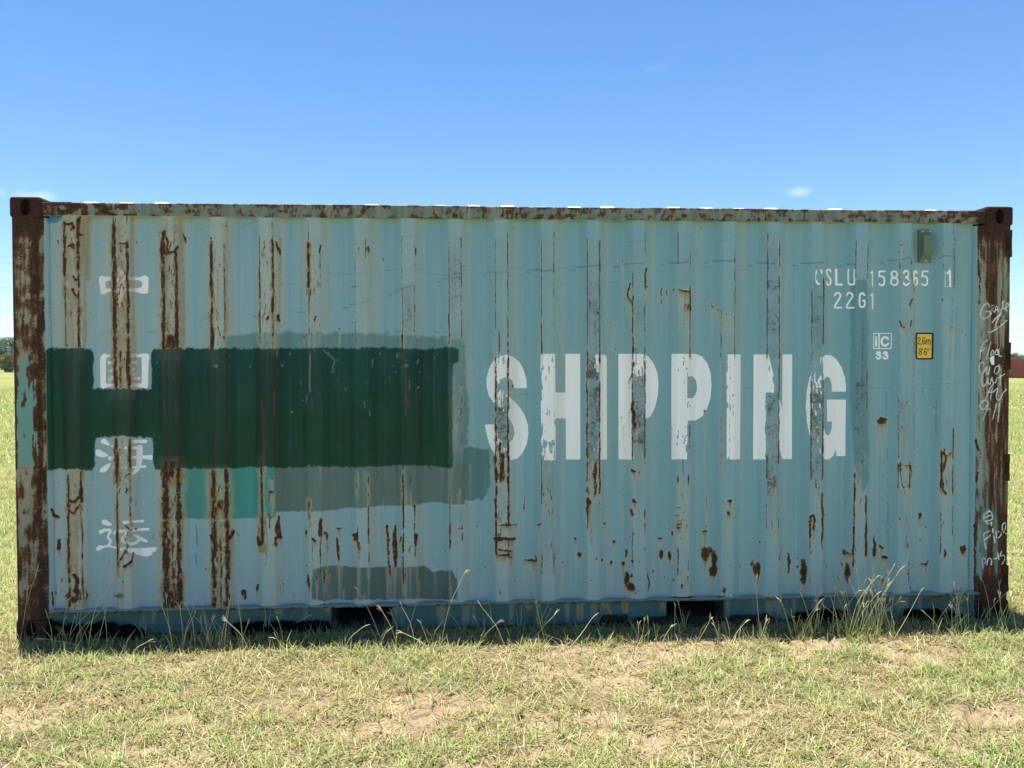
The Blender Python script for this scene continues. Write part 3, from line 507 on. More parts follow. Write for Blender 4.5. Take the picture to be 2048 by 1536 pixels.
# arcs, gouges, separate spots
for p, r, v in (([(330, 462), (324, 480), (324, 500), (332, 508), (350, 503), (356, 492)], 2.4, .95), ([(330, 470), (336, 482), (334, 500)], 2.2, .9), ([(336, 505), (342, 492), (340, 482)], 1.5, .9), ([(348, 466), (354, 462)], 1.2, .8), ([(366, 468), (371, 478), (374, 487)], [1, 2.4, 1.2], .95), ([(232, 485), (244, 487), (257, 489)], 1.4, .95), ([(230, 445), (232, 432), (240, 428)], 1.2, .8), ([(254, 434), (255, 447)], 1.3, .8),
                ([(130, 446), (138, 450), (144, 446), (148, 456), (142, 460)], 3, .95), ([(156, 440), (160, 436), (156, 468), (164, 469)], 3, .9), ([(146, 551), (152, 560)], 2.5, .9), ([(144, 578), (150, 590), (156, 596)], 2.5, .95), ([(138, 492), (146, 488), (148, 496)], 3.4, .9), ([(138, 1000), (150, 1005), (160, 992)], 3.2, .95), ([(138, 1020), (148, 1028), (158, 1010)], 2.4, .9),
                ([(104, 1020), (106, 1030), (118, 1034)], 3, .95), ([(118, 1080), (118, 1096)], 4, .9), ([(246, 955), (262, 946)], 1.2, .95), ([(250, 1052), (262, 1060), (274, 1058)], 1.5, .9), ([(256, 1092), (246, 1110), (240, 1120)], 1.8, .85), ([(268, 1105), (262, 1124), (248, 1134)], [1.5, 2.6, 2], .9), ([(172, 1180), (174, 1190), (170, 1198)], 2, .8), ([(422, 1070), (426, 1080)], 3.5, .95), ([(466, 1064), (462, 1074), (456, 1080)], 3.5, .95),
                ([(552, 484), (558, 500), (560, 510)], [2, 3.4, 1.5], .98), ([(556, 632), (558, 640)], 3.4, .95), ([(536, 634), (534, 640)], 2.6, .9), ([(628, 640), (632, 632)], 2.4, .9), ([(640, 492), (640, 502)], 2.2, .9), ([(736, 494), (737, 502)], 2.2, .95), ([(718, 494), (716, 500)], 1.3, .8), ([(831, 496), (832, 510)], 1.8, .95), ([(848, 620), (855, 588)], .8, .55), ([(766, 515), (767, 520)], 1.2, .8),
                ([(1262, 566), (1256, 580), (1257, 596), (1266, 612)], 1.6, .95), ([(1292, 536), (1292, 556), (1290, 575)], 1.6, .8), ([(1288, 573), (1294, 573)], 1.6, .85), ([(1322, 577), (1322, 590)], 1.6, .8), ([(1322, 597), (1322, 606)], 1.5, .8), ([(1334, 578), (1335, 590)], 1.5, .75), ([(1348, 572), (1346, 586)], 1, .7), ([(1357, 579), (1380, 583), (1381, 618)], 1.7, .95), ([(1370, 608), (1378, 610), (1376, 617)], 1.4, .95),
                ([(1420, 600), (1424, 612), (1470, 637)], 1.1, .75), ([(1155, 592), (1154, 612), (1150, 640)], 1, .55), ([(1418, 592), (1432, 596)], .9, .5), ([(1230, 690), (1231, 700)], 1.4, .6), ([(1230, 650), (1231, 654)], 1.2, .7), ([(1262, 752), (1256, 768)], 1.2, .7), ([(1268, 822), (1268, 855)], 3.2, .95), ([(1262, 812), (1248, 850), (1240, 884)], 1, .6),
                ([(1000, 1050), (1026, 1050)], 1.5, .9), ([(990, 1077), (1000, 1078), (1028, 1077)], 3.2, 1.0), ([(998, 1100), (1020, 1102)], 2, .95), ([(998, 1110), (1018, 1111)], 1.8, .95), ([(1018, 1116), (1026, 1114)], 1.3, .9), ([(905, 1058), (930, 1058)], .9, .6), ([(1175, 1000), (1180, 1004), (1176, 1012)], [4, 3, 1.5], 1.0), ([(1268, 1001), (1272, 1004)], [4, 2], 1.0), ([(1264, 940), (1270, 944)], 3, .95), ([(1262, 1020), (1266, 1028)], 3, .95),
                ([(1350, 1032), (1368, 1025)], 1, .85), ([(1350, 1042), (1368, 1038)], 1, .85), ([(1352, 1050), (1362, 1048)], 1.6, .9), ([(1354, 1057), (1362, 1057)], 1.8, .9), ([(1456, 1003), (1462, 1001), (1460, 1006)], 2, .9), ([(1455, 1024), (1457, 1030)], 2.6, .9), ([(1405, 1062), (1414, 1062)], 2, .95), ([(1414, 985), (1411, 998), (1416, 1015)], .9, .7), ([(1316, 1076), (1324, 1076)], 1.6, .95), ([(1345, 1064), (1346, 1070)], 2, .9),
                ([(1620, 1034), (1626, 1031), (1630, 1040), (1628, 1060)], 2.2, .95), ([(1616, 1042), (1624, 1040)], 1.2, .85), ([(1616, 1050), (1624, 1050)], 1.2, .85), ([(1762, 838), (1760, 844), (1768, 842)], 4.2, 1.0), ([(1756, 842), (1772, 838)], 3, .95), ([(1801, 641), (1802, 650), (1808, 655)], 1.5, .9), ([(1822, 641), (1821, 652)], 1.6, .9), ([(1823, 538), (1826, 560), (1828, 585)], 1, .8), ([(1824, 597), (1820, 606), (1819, 612)], 1.4, .85),
                ([(1888, 646), (1896, 652), (1902, 656), (1908, 652)], 1, .7), ([(1800, 926), (1808, 930), (1822, 932), (1824, 945), (1818, 970), (1806, 975), (1802, 960), (1800, 926)], 1.2, .85), ([(1886, 905), (1892, 912), (1890, 925), (1884, 950), (1886, 980), (1894, 988)], 2, .95), ([(1892, 912), (1904, 903)], 1.2, .85), ([(1795, 864), (1804, 865)], 1.4, .8), ([(1748, 1070), (1750, 1090), (1748, 1110)], [1.5, 3, 3.2], 1.0), ([(1760, 1092), (1764, 1096)], 3, .95), ([(1764, 1113), (1774, 1116)], 3, 1.0),
                ([(1838, 1028), (1844, 1028), (1838, 1036)], 2.2, .9), ([(1798, 1036), (1800, 1040)], 2, .8), ([(1922, 1095), (1926, 1108), (1930, 1092)], 2.6, .85), ([(1890, 1100), (1890, 1112)], 2.4, .95), ([(1690, 1104), (1710, 1112)], 1.4, .85), ([(1842, 1127), (1852, 1130), (1855, 1122)], 1.8, .85), ([(1680, 1126), (1686, 1128)], 1.6, .85), ([(1676, 1152), (1680, 1156)], 2.4, .9), ([(1758, 1156), (1766, 1160)], 2, .9),
                ([(1562, 1102), (1558, 1120)], 1.2, .8), ([(1576, 1105), (1579, 1125), (1577, 1145)], [1, 3.2, 1.5], .9), ([(1048, 1120), (1074, 1121), (1070, 1110)], 1.5, .95), ([(1076, 1050), (1082, 1048)], 1.8, .9), ([(1150, 1076), (1152, 1078)], 2.6, .9), ([(1208, 1046), (1212, 1044)], 2.4, .9), ([(1226, 1083), (1230, 1084)], 2.2, .9), ([(1049, 990), (1050, 1000), (1048, 1018)], 1.6, .7), ([(1034, 1050), (1030, 1050)], 1.2, .85),
                ([(558, 1032), (556, 1060), (560, 1075)], [2, 6, 4], .95), ([(552, 1075), (552, 1090)], 3, .85), ([(516, 1078), (518, 1088)], 4.2, 1.0), ([(516, 1050), (517, 1078)], 1, .85), ([(641, 1040), (639, 1070)], [2.5, 3.6], .95), ([(648, 1064), (656, 1070), (654, 1078)], 2.2, .95), ([(674, 1056), (682, 1056)], 1.8, .95), ([(673, 1075), (675, 1100), (678, 1120)], [1.5, 3, 2], .95), ([(706, 1070), (712, 1068), (709, 1080)], 2.8, .95), ([(718, 1085), (720, 1100)], 2.4, .8),
                ([(626, 1078), (630, 1082)], 3, .95), ([(790, 1050), (789, 1080), (792, 1130)], [1.5, 5.5, 3], .9), ([(774, 1052), (776, 1090), (780, 1150)], [3, 3.5, 2], .7), ([(800, 1082), (803, 1074)], 1.6, .9), ([(832, 1070), (832, 1090)], [4, 2], .9), ([(612, 1062), (612, 1068)], 2.6, .9), ([(728, 944), (732, 944)], 1.6, .9), ([(538, 958), (548, 956)], 1.3, .8), ([(538, 985), (548, 984)], 2.4, .9), ([(618, 1160), (616, 1150), (619, 1172)], 2.6, .9), ([(632, 1150), (634, 1160)], 1.6, .85), ([(648, 1140), (649, 1165)], 2, .8),
                ([(1000, 1180), (1000, 1186)], 2, .6), ([(515, 1170), (514, 1178)], 3, .95), ([(488, 1185), (490, 1195)], [6, 4], .85), ([(105, 1185), (106, 1210)], 2, .85), ([(124, 1158), (125, 1162)], 2, .95), ([(113, 1170), (112, 1190)], 1.6, .7), ([(148, 1150), (156, 1160), (150, 1180), (158, 1185)], 4.5, .95), ([(136, 1192), (148, 1200), (160, 1192)], 6, .8), ([(115, 481), (116, 487)], 1.8, .9), ([(450, 451), (451, 453)], 1.4, .9), ([(447, 672), (450, 676)], 2.2, .9)):
    rline(p, r, v)
for (x, y, rx, ry, v) in ((1410, 1108, 9, 14, .9), (1428, 1120, 6, 20, 1), (1426, 1140, 9, 12, 1), (1420, 1100, 5, 8, .9), (1254, 1155, 6, 14, .95), (1262, 1172, 9, 8, .95), (1264, 1150, 3, 4, .8), (1510, 1138, 3.5, 11, .9), (1517, 1140, 5, 15, 1), (1607, 1142, 7, 24, 1), (1606, 1160, 4, 12, .9), (1695, 1145, 6.5, 18, 1), (1578, 1124, 3, 18, .9), (1160, 1108, 5, 6, .9), (1322, 1108, 4, 9, .9), (1338, 1110, 3.4, 10, .95), (1252, 1105, 3, 9, .9), (1246, 1126, 3, 5, .9), (1222, 1124, 3.5, 4, .9), (1204, 1120, 2.5, 5, .8),
                          (1297, 1164, 2, 22, .85), (1449, 1180, 5, 6, .8), (1364, 1172, 3, 6, .8), (1505, 1128, 4, 5, .85), (1265, 1122, 3, 5, .9), (1192, 1118, 3, 3, .8), (1688, 1105, 6, 6, .8), (1925, 1098, 6, 7, .8), (240, 1192, 12, 8, .55), (228, 1195, 6, 5, .5), (650, 1200, 8, 3, .6), (1270, 1182, 14, 3, .5), (1748, 1175, 4, 3, .7)):
    blob(x, y, rx, ry, v)
for k in range(150):                       # small random spots, mostly low on the sheet
    x = rng.uniform(95, 1940); y = 1195 - abs(rng.normal(0, 95)) if k < 95 else rng.uniform(450, 1190)
    if dgm[int(np.clip(y - Y0, 0, HH - 1)), int(x)] > .5: continue
    blob(x, min(y, 1190), rng.uniform(.8, 2.2), rng.uniform(.9, 3.2), .9, warp=1)
for (k, ya, yb, n_) in ((0, 440, 690, 26), (0, 945, 1200, 26), (1, 440, 775, 60), (1, 880, 1130, 34), (2, 470, 695, 44), (2, 945, 1210, 60), (3, 490, 690, 26), (3, 945, 1210, 50), (4, 470, 690, 22), (4, 940, 1190, 16), (5, 480, 690, 20), (9, 760, 1110, 50), (11, 900, 1060, 22), (12, 620, 1000, 26), (13, 930, 1150, 16), (16, 760, 1100, 26), (17, 900, 1110, 30), (18, 780, 1110, 22), (19, 880, 1110, 14), (10, 900, 1150, 18), (15, 780, 1060, 22), (7, 930, 1150, 14), (8, 740, 1090, 18)):
    for _ in range(n_):
        y = rng.uniform(ya, yb); fx = rng.uniform(-.95, .95); x = np.interp(y, YY[:, 0], flat_px(k, fx)); l = rng.uniform(4, 22); dx = rng.normal(0, 3.5); rline([(x, y), (x + dx, min(y + l, yb + 6))], rng.uniform(.4, 1.1), rng.uniform(.6, .95), warp=1.5)
# muted rust ghosting through the dark green, plus scars
for k in (0, 1, 2, 3, 4):
    for s_ in (-1, 1):
        e_ = np.zeros((HH, WW)); edge(k, s_, 690, 945, 4.5, .9, seed=900 + k * 2 + s_, F=e_); q = (slice(None), slice(None)); put(q, e_ * dgm, (.035, .026, .017), .75)
    xa, xb = flat_px(k, -1)[:, None], flat_px(k, 1)[:, None]; b_ = sstep(-1, 3, XX - xa) * sstep(-1, 3, xb - XX) * dgm; put((slice(None), slice(None)), b_ * (.3 + .5 * N_vfin), (.021, .042, .034), .6)
for p, r in (([(548, 780), (548, 832)], 2.2), ([(524, 800), (528, 850), (527, 930)], 2.4), ([(621, 700), (620, 780)], 1), ([(623, 800), (624, 830)], 1.6), ([(644, 800), (644, 850)], 1), ([(740, 795), (740, 825)], 1.4), ([(811, 720), (812, 830)], 2), ([(815, 795), (818, 810)], 3.2), ([(833, 782), (835, 890)], 1.4), ([(638, 786), (642, 792)], 2), ([(352, 800), (353, 840)], 1.4), ([(327, 800), (330, 850)], 1.6), ([(255, 790), (256, 860)], 1.2)):
    q, c = cov_line(p, r, 1.6, 1.6); put(q, c * (.1 + 1.1 * N_vfin[q]), (.13, .065, .055), .6)
for p, r in (([(620, 710), (620, 740)], .9), ([(619, 742), (620, 784)], .9), ([(613, 790), (614, 806)], .7), ([(606, 800), (607, 803)], .8), ([(729, 804), (730, 815)], .7), ([(740, 822), (740, 832)], .8), ([(835, 776), (838, 774)], 1.4), ([(582, 824), (584, 826)], 1.3), ([(818, 762), (820, 780)], .6), ([(646, 700), (670, 720), (665, 735)], .9), ([(690, 775), (692, 780)], .7), ([(682, 934), (681, 942)], .7), ([(709, 980), (710, 988)], .7)):
    q, c = cov_line(p, r, 1.2, 1.2); put(q, c, (.30, .38, .37), .55)

# drips: smear rust downwards as ochre film
rs = sstep(.45, .75, Rm); acc = np.zeros(WW); colw = .945 + .047 * sstep(.25, .75, fbm(np.arange(WW) / 2.2, np.zeros(WW), 61, 3))
for r in range(HH):
    acc = np.maximum(rs[r] * .88, acc * colw); Sm[r] = np.maximum(Sm[r], acc)
def blur(F, n):
    for _ in range(n):
        F = (np.roll(F, 1, 0) + 2 * F + np.roll(F, -1, 0)) / 4; F = (np.roll(F, 1, 1) + 2 * F + np.roll(F, -1, 1)) / 4
    return F
Sm = np.maximum(Sm, np.maximum(np.clip(blur(rs, 6) * 1.5, 0, .9), np.clip(blur(rs, 26) * 1.25, 0, .5) * (.75 + .25 * lf)))
Sm = blur(Sm, 1) * (1 - dgm * .9)
Rm *= 1 - .8 * dgm * sstep(0, 1, 1 - rs)

# faint rub marks and hair cracks
def marks(lst, ox, oy, sc, r, colr, a):
    for p in lst:
        q, c = cov_line([(ox + x / sc, oy + y / sc) for x, y in p], r, 1.0, 1.4); put(q, c, colr, a)
SMU = (.075, .165, .19)
marks([[(1635, 1108), (1715, 1100)], [(1590, 1133), (1615, 1132)], [(1185, 1220), (1310, 1200)], [(795, 1240), (830, 1238)], [(840, 1215), (900, 1205)], [(1030, 1170), (1095, 1170)], [(2000, 1072), (2045, 1095)]], 0, 360, 4, 1.1, SMU, .55)
marks([[(0, 1095), (45, 1100)], [(10, 895), (50, 897)], [(310, 1057), (395, 1057)], [(690, 1020), (740, 1020)], [(755, 995), (830, 990), (910, 960)], [(1050, 930), (1085, 915)], [(1110, 895), (1190, 860), (1270, 840)], [(1455, 817), (1470, 817)], [(1490, 795), (1570, 785), (1640, 775)], [(1815, 760), (1835, 760)], [(1855, 737), (2025, 740)], [(765, 1142), (810, 1135)], [(760, 860), (820, 850)]], 512, 360, 4, 1.2, SMU, .6)
marks([[(110, 737), (150, 740)], [(170, 715), (255, 725), (340, 720)], [(460, 720), (505, 720)], [(525, 697), (700, 680)], [(820, 695), (855, 697)], [(890, 675), (1065, 665)], [(1195, 678), (1215, 680)], [(1250, 660), (1340, 668), (1420, 650)], [(1465, 595), (1485, 595)], [(1540, 662), (1570, 660)], [(1605, 647), (1780, 645)], [(1890, 680), (1930, 688)], [(1950, 665), (2048, 665)]], 1024, 360, 4, 1.3, SMU, .7)
marks([[(0, 668), (50, 668)], [(260, 668), (440, 662)], [(200, 680), (235, 690)], [(560, 685), (590, 688)], [(610, 672), (700, 672)], [(895, 660), (930, 665)], [(955, 643), (1060, 640), (1140, 620)], [(1365, 630), (1410, 605), (1490, 608)]], 1536, 360, 4, 1.3, SMU, .7)
HC = (.07, .13, .15)
marks([[(775, 510), (915, 465), (1050, 425)], [(1165, 430), (1330, 405), (1420, 385)], [(1560, 400), (1680, 375), (1800, 372)], [(1940, 375), (2048, 330)], [(1290, 320), (1360, 325)], [(1340, 885), (1500, 880)]], 0, 360, 4, .5, HC, .55)
marks([[(0, 330), (110, 290)], [(200, 840), (390, 820)], [(440, 890), (620, 770), (820, 740), (1100, 720), (1380, 712)], [(560, 745), (700, 748)], [(1280, 730), (1500, 765), (1660, 725), (1780, 715)], [(1100, 455), (1280, 445)], [(1560, 470), (1660, 465)]], 512, 360, 4, .5, HC, .5)
marks([[(0, 700), (260, 735), (400, 705), (760, 680)], [(340, 800), (420, 830)], [(720, 820), (860, 820)], [(900, 495), (1080, 488)], [(980, 715), (1100, 708)], [(1420, 710), (1600, 695)], [(1780, 720), (1900, 712)], [(1640, 500), (1780, 460)]], 1024, 360, 4, .5, HC, .5)
marks([[(0, 185), (120, 180), (230, 190)], [(350, 170), (400, 175), (480, 155)], [(560, 190), (640, 165)], [(900, 155), (1080, 158), (1180, 150)], [(1190, 145), (1430, 160), (1560, 140)], [(1850, 130), (1990, 125)], [(730, 605), (830, 600)], [(1080, 607), (1180, 605)], [(1360, 590), (1500, 590)], [(450, 480), (520, 492)]], 1024, 744, 4, .5, HC, .55)
marks([[(0, 105), (100, 95), (230, 95)], [(530, 115), (640, 125)], [(800, 128), (1000, 122)], [(1180, 100), (1600, 92)], [(380, 580), (620, 588)], [(800, 580), (850, 578)]], 1536, 744, 4, .5, HC, .5)
def dotted(x0, y0, x1, y1, step=6, r=.8, colr=(.02, .045, .06), a=.85):
    n = int(max(2, abs(y1 - y0) / step))
    for i in range(n):
        if rng.random() < .25: continue
        t = i / n; x = x0 + (x1 - x0) * t; y = y0 + (y1 - y0) * t; q, c = cov_line([(x, y), (x, y + rng.uniform(.5, 2.5))], r, .5); put(q, c, colr, a)
for d in ((1772, 785, 1772, 840), (1774, 890, 1776, 1100), (1828, 635, 1829, 940), (1846, 700, 1845, 800), (1897, 745, 1896, 780), (1801, 530, 1799, 760), (1909, 530, 1900, 720), (1872, 800, 1873, 900), (180, 625, 169, 692), (116, 940, 114, 1030), (99, 430, 99, 690, 3, .5), (1726, 640, 1724, 800, 3), (1907, 440, 1908, 580, 4), (452, 490, 453, 665, 3, .6, (.09, .05, .05)), (1190, 640, 1192, 700, 2, .7, (.1, .06, .06)), (945, 1120, 948, 1160), (185, 940, 184, 990), (830, 1100, 832, 1190, 7), (914, 1130, 914, 1200, 6), (1182, 1035, 1184, 1095, 4, .8, (.05, .025, .02)), (1178, 1035, 1181, 1095, 4, .8, (.05, .025, .02)), (1092, 1000, 1094, 1110, 5, .5, (.09, .05, .05)), (1104, 1000, 1107, 1150, 4, .5, (.09, .05, .05))):
    dotted(*d)
for p in ([(392, 1052), (394, 1070), (395, 1090)], [(391, 1108), (393, 1130)], [(271, 998), (272, 1012)], [(308, 1068), (306, 1078)], [(373, 944), (370, 952)], [(753, 938), (756, 948), (752, 962)], [(790, 930), (794, 944)], [(820, 952), (822, 960), (820, 968)], [(860, 935), (862, 942)], [(533, 1060), (535, 1090), (532, 1130)], [(538, 900), (539, 920)], [(472, 1062), (478, 1072)], [(1365, 915), (1367, 950)]):
    q, c = cov_line(p, .9, 1, 1.2); put(q, c, (.018, .035, .045), .9)
for x_ in (99, 478, 580, 770, 868, 1052, 1230, 1588):   # sheet weld seams / fine vertical lines
    q, c = cov_line([(x_, 432), (x_ + rng.uniform(-1, 1), 1195)], .45, .5, 1.2); put(q, c * (.3 + .7 * N_vfin[q]), (.11, .19, .22), .5)
for x_, y_, l_ in ((1590, 930, 260), (1688, 820, 220), (766, 1000, 60), (1478, 700, 80), (1240, 920, 160), (1600, 640, 120)):
    q, c = cov_line([(x_, y_), (x_ + rng.uniform(-6, 6), y_ + l_)], 1.1, 2, 2); put(q, c, (.33, .47, .5), .45)

# --- corner posts and rails (same canvas)
lp = sstep(-2.835, -2.845, GX); rp = sstep(2.795, 2.805, GX)
NB = fbm(XX / 10, YY / 38, 71, 5); NB2 = fbm(XX / 4.5, YY / 60, 73, 4); NB3 = fbm(XX / 18, YY / 16, 79, 5)
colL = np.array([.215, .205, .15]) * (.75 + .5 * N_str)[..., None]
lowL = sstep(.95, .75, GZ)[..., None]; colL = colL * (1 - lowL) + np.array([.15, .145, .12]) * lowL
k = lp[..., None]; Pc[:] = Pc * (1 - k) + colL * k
for F in (Rm, Sm, Wm, Cm): F *= 1 - lp
rL = .47 + .62 * (NB - .5) * 2 + .40 * (NB3 - .5) * 2 + .40 * (NB2 - .5) * 2
rL += .75 * sstep(2.32, 2.44, GZ) + .6 * sstep(-3.005, -3.018, GX) + .42 * sstep(.05, .0, np.abs(GX + 2.885)) * (.4 + NB2) + .28 * sstep(.85, .2, GZ)
Rm[:] = np.where(lp > .5, np.clip(rL, 0, 1), Rm); Sm[:] = np.where(lp > .5, np.clip(.25 + .5 * (NB2 - .3), 0, .7), Sm)
Cm[:] = np.where(lp > .5, np.clip((NB2 - .58) * 2.2, 0, .6), Cm)
q, c = cov_poly([(40, 722), (62, 718), (73, 726), (76, 935), (58, 928), (36, 934), (31, 820)], 3, 2); put(q, c, (.135, .315, .27)); Rm[q] *= 1 - .75 * c * sstep(.75, .5, Rm[q]); Sm[q] *= 1 - c * .8
edge_l = [([(74, 660), (80, 700), (78, 730)], 4), ([(76, 850), (82, 900), (80, 1000), (82, 1200)], 4), ([(66, 740), (68, 800)], 1.2), ([(66, 870), (66, 900)], 2)]
for p, r in edge_l: rline(p, r, 1)
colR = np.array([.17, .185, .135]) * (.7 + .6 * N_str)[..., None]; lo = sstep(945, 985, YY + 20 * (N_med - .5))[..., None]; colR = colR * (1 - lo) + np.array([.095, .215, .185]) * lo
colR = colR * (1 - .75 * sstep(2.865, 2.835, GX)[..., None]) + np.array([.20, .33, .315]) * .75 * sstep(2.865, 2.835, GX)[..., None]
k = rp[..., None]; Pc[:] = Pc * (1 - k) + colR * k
for F in (Rm, Sm, Wm, Cm): F *= 1 - rp
rR = .52 + .75 * (NB2 - .5) * 2 + .45 * (NB - .5) * 2
rR += .8 * sstep(2.36, 2.46, GZ) + .32 * sstep(.035, .0, np.abs(GX - 2.905)) + .30 * sstep(2.975, 2.995, GX) - .25 * sstep(2.87, 2.84, GX) + .4 * sstep(.75, .45, GZ) * sstep(2.965, 2.985, GX) + .55 * sstep(.30, .22, GZ) + .30 * sstep(1.9, 2.3, GZ) * sstep(2.95, 2.88, GX)
Rm[:] = np.where(rp > .5, np.clip(rR, 0, 1), Rm); Sm[:] = np.where(rp > .5, np.clip(.28 + .9 * (NB2 - .35), 0, .75) * (1 - .7 * lo[..., 0]), Sm)
for p, r in (([(1956, 520), (1960, 560), (1958, 610)], 1.4), ([(1952, 880), (1956, 900)], 2.5), ([(1955, 945), (1954, 965)], 2.4), ([(1950, 1050), (1949, 1200)], 2.4), ([(2008, 700), (2006, 760), (2010, 850)], 3)): rline(p, r, .95)
# top rail
tr = sstep(2.484, 2.488, GZ) * (1 - lp) * (1 - rp); k = tr[..., None]
colT = np.array([.12, .165, .14]) * (.8 + .4 * fbm(XX / 12, YY / 40, 83, 4))[..., None]; Pc[:] = Pc * (1 - k) + colT * k
for F in (Sm, Wm, Cm, Rm): F *= 1 - tr
nT = fbm(XX / 14, YY / 9, 89, 4); nT2 = fbm((XX + .6 * YY) / 5, YY / 30, 97, 3)
rT = .33 + .8 * (nT - .5) * 2 + .5 * (N_vfin - .5) * 2 + .7 * sstep(-2.3, -2.5, GX) * (nT * 1.2) + .5 * sstep(2.45, 2.75, GX) * nT * 1.3 + .35 * sstep(2.545, 2.56, GZ) + .3 * sstep(2.500, 2.489, GZ) * nT
Rm[:] = np.where(tr > .5, np.clip(rT, 0, 1), Rm); Sm[:] = np.where(tr > .5, np.clip(.18 + .6 * (N_str - .5), 0, .6), Sm); Cm[:] = np.where(tr > .5, np.clip((nT2 - .58) * 3.4 * sstep(-1.9, -.9, GX) * sstep(.42, .6, fbm(XX / 50, YY / 50, 113, 2)), 0, .72), Cm)
# bottom rail: dark teal, with the deep shade under the flange put into the colour
br = sstep(.164, .160, GZ) * (1 - lp) * (1 - rp); k = br[..., None]
colB = np.array([.036, .120, .120]) * (.75 + .5 * fbm(XX / 30, YY / 18, 101, 4))[..., None]; Pc[:] = Pc * (1 - k) + colB * k
for F in (Sm, Wm, Cm, Rm): F *= 1 - br
nBm = fbm(XX / 26, YY / 12, 103, 5)
Rm[:] = np.where(br > .5, np.clip(.05 + .8 * (nBm - .48) * 2 + .25 * sstep(.13, .16, GZ), 0, 1) * .85, Rm); Sm[:] = np.where(br > .5, np.clip(.08 + .35 * sstep(.56, .76, fbm(XX / 16, YY / 120, 107, 3)), 0, .4), Sm)
for p in ([(1160, 1204), (1160, 1236)], [(1210, 1204), (1218, 1230)], [(1250, 1202), (1250, 1220)], [(1056, 1206), (1058, 1214)], [(1390, 1200), (1390, 1204)], [(560, 1214), (555, 1224)], [(645, 1210), (655, 1216)]):
    q, c = cov_line(p, 5, 3, 6); mx(Sm, q, c * .9)
rline([(1196, 1203), (1330, 1199)], 1.6, .9); rline([(1332, 1196), (1450, 1193)], 2, .9); rline([(640, 1210), (680, 1208)], 2.5, .9)
# grease pencil writing on the right post, chalk on the rail
def chalk(lst, ox, oy, sc, r, v=.95):
    for p in lst:
        pp = smooth_pts(zz(p, ox, oy, sc)); q, c = cov_line(pp, r, .4, 1.2); c = c * (.55 + .45 * sstep(.3, .6, N_fin[q])); put(q, c, (.86, .89, .90), 1.0); Rm[q] *= 1 - c; Sm[q] *= 1 - c * .9; Cm[q] *= 1 - c
chalk([[(395, 110), (370, 55), (330, 60), (280, 120), (255, 200), (265, 260), (310, 285), (370, 265), (405, 220), (395, 175), (365, 170), (330, 185)], [(430, 80), (415, 230)], [(430, 85), (465, 80), (460, 120), (430, 150), (470, 190)], [(470, 190), (500, 100), (530, 180)], [(480, 150), (525, 145)],
       [(560, 185), (590, 110), (602, 40), (604, 15), (590, 60), (610, 130), (625, 140)], [(640, 110), (680, 90), (685, 60), (660, 55), (640, 100), (645, 140), (655, 165)], [(290, 670), (255, 780), (250, 910)], [(300, 660), (365, 615)], [(260, 790), (330, 740)], [(410, 655), (375, 780), (345, 910)], [(430, 770), (410, 850), (440, 840), (460, 790), (430, 770)], [(500, 760), (475, 830), (520, 830), (510, 760)], [(530, 760), (540, 850), (575, 865)],
       [(320, 980), (270, 955), (235, 1020), (235, 1100), (275, 1150), (310, 1090), (350, 1030), (340, 1100), (370, 1140), (405, 1010)], [(545, 1010), (490, 1030), (465, 1090), (485, 1140), (525, 1110), (548, 1050), (540, 1000)], [(280, 1170), (275, 1260), (300, 1330), (345, 1270), (365, 1200), (370, 1270), (400, 1290), (430, 1190), (440, 1260), (480, 1270), (500, 1190)], [(560, 1150), (555, 1300)], [(530, 1200), (625, 1135)]], 1928, 600, 7.68, .95)
chalk([[(435, 350), (480, 290), (560, 210)], [(570, 200), (520, 290), (490, 370), (480, 425)], [(375, 495), (430, 485), (520, 430), (660, 310)]], 1928, 600, 7.68, 1.1)
chalk([[(175, 1195), (230, 1060), (262, 1015)], [(265, 1015), (245, 1100), (235, 1195)], [(195, 1110), (270, 1105)], [(270, 1100), (312, 1065), (300, 1150), (310, 1190), (340, 1190), (380, 1110), (415, 1075)], [(205, 1225), (170, 1195), (120, 1240), (125, 1290), (165, 1300), (205, 1235), (180, 1330), (150, 1420)], [(205, 1300), (230, 1300)], [(300, 1240), (260, 1410)], [(335, 1235), (318, 1445)]], 1940, 590, 5.69, .95)
chalk([[(245, 405), (310, 375), (330, 450), (250, 470), (245, 405)], [(245, 440), (320, 410)], [(300, 370), (300, 360)], [(260, 480), (300, 500), (325, 480), (320, 520)], [(240, 610), (250, 680), (265, 755)], [(245, 600), (300, 575)], [(255, 660), (310, 620)], [(348, 630), (358, 695)], [(335, 550), (335, 590)], [(370, 580), (375, 640), (400, 640), (425, 600), (390, 575)], [(440, 500), (465, 490), (468, 540), (448, 585), (432, 540), (440, 500)], [(450, 585), (475, 600), (505, 605)],
       [(235, 950), (230, 860), (250, 850), (265, 890), (245, 910)], [(275, 920), (290, 860), (320, 860), (320, 920)], [(355, 858), (378, 850)], [(385, 795), (400, 865)], [(425, 780), (412, 830), (450, 820), (460, 860), (430, 915)]], 1920, 950, 5.12, 1.1)
q, c = cov_poly(zz([(400, 880), (465, 850), (470, 990), (430, 1000), (400, 940)], 1928, 600, 7.68), .5, 1.2); mx(Wm, q, c); Rm[q] *= 1 - c; Sm[q] *= 1 - c
marks([[(110, 440), (130, 390), (135, 440)], [(170, 400), (190, 440), (215, 420)], [(240, 440), (300, 380), (290, 440)], [(970, 420), (1040, 390), (1000, 440)], [(1170, 390), (1220, 400), (1180, 440)], [(1240, 430), (1250, 390), (1270, 400), (1270, 440)], [(1290, 390), (1310, 440), (1350, 390)]], 1536, 1100, 4, .8, (.03, .06, .06), .6)

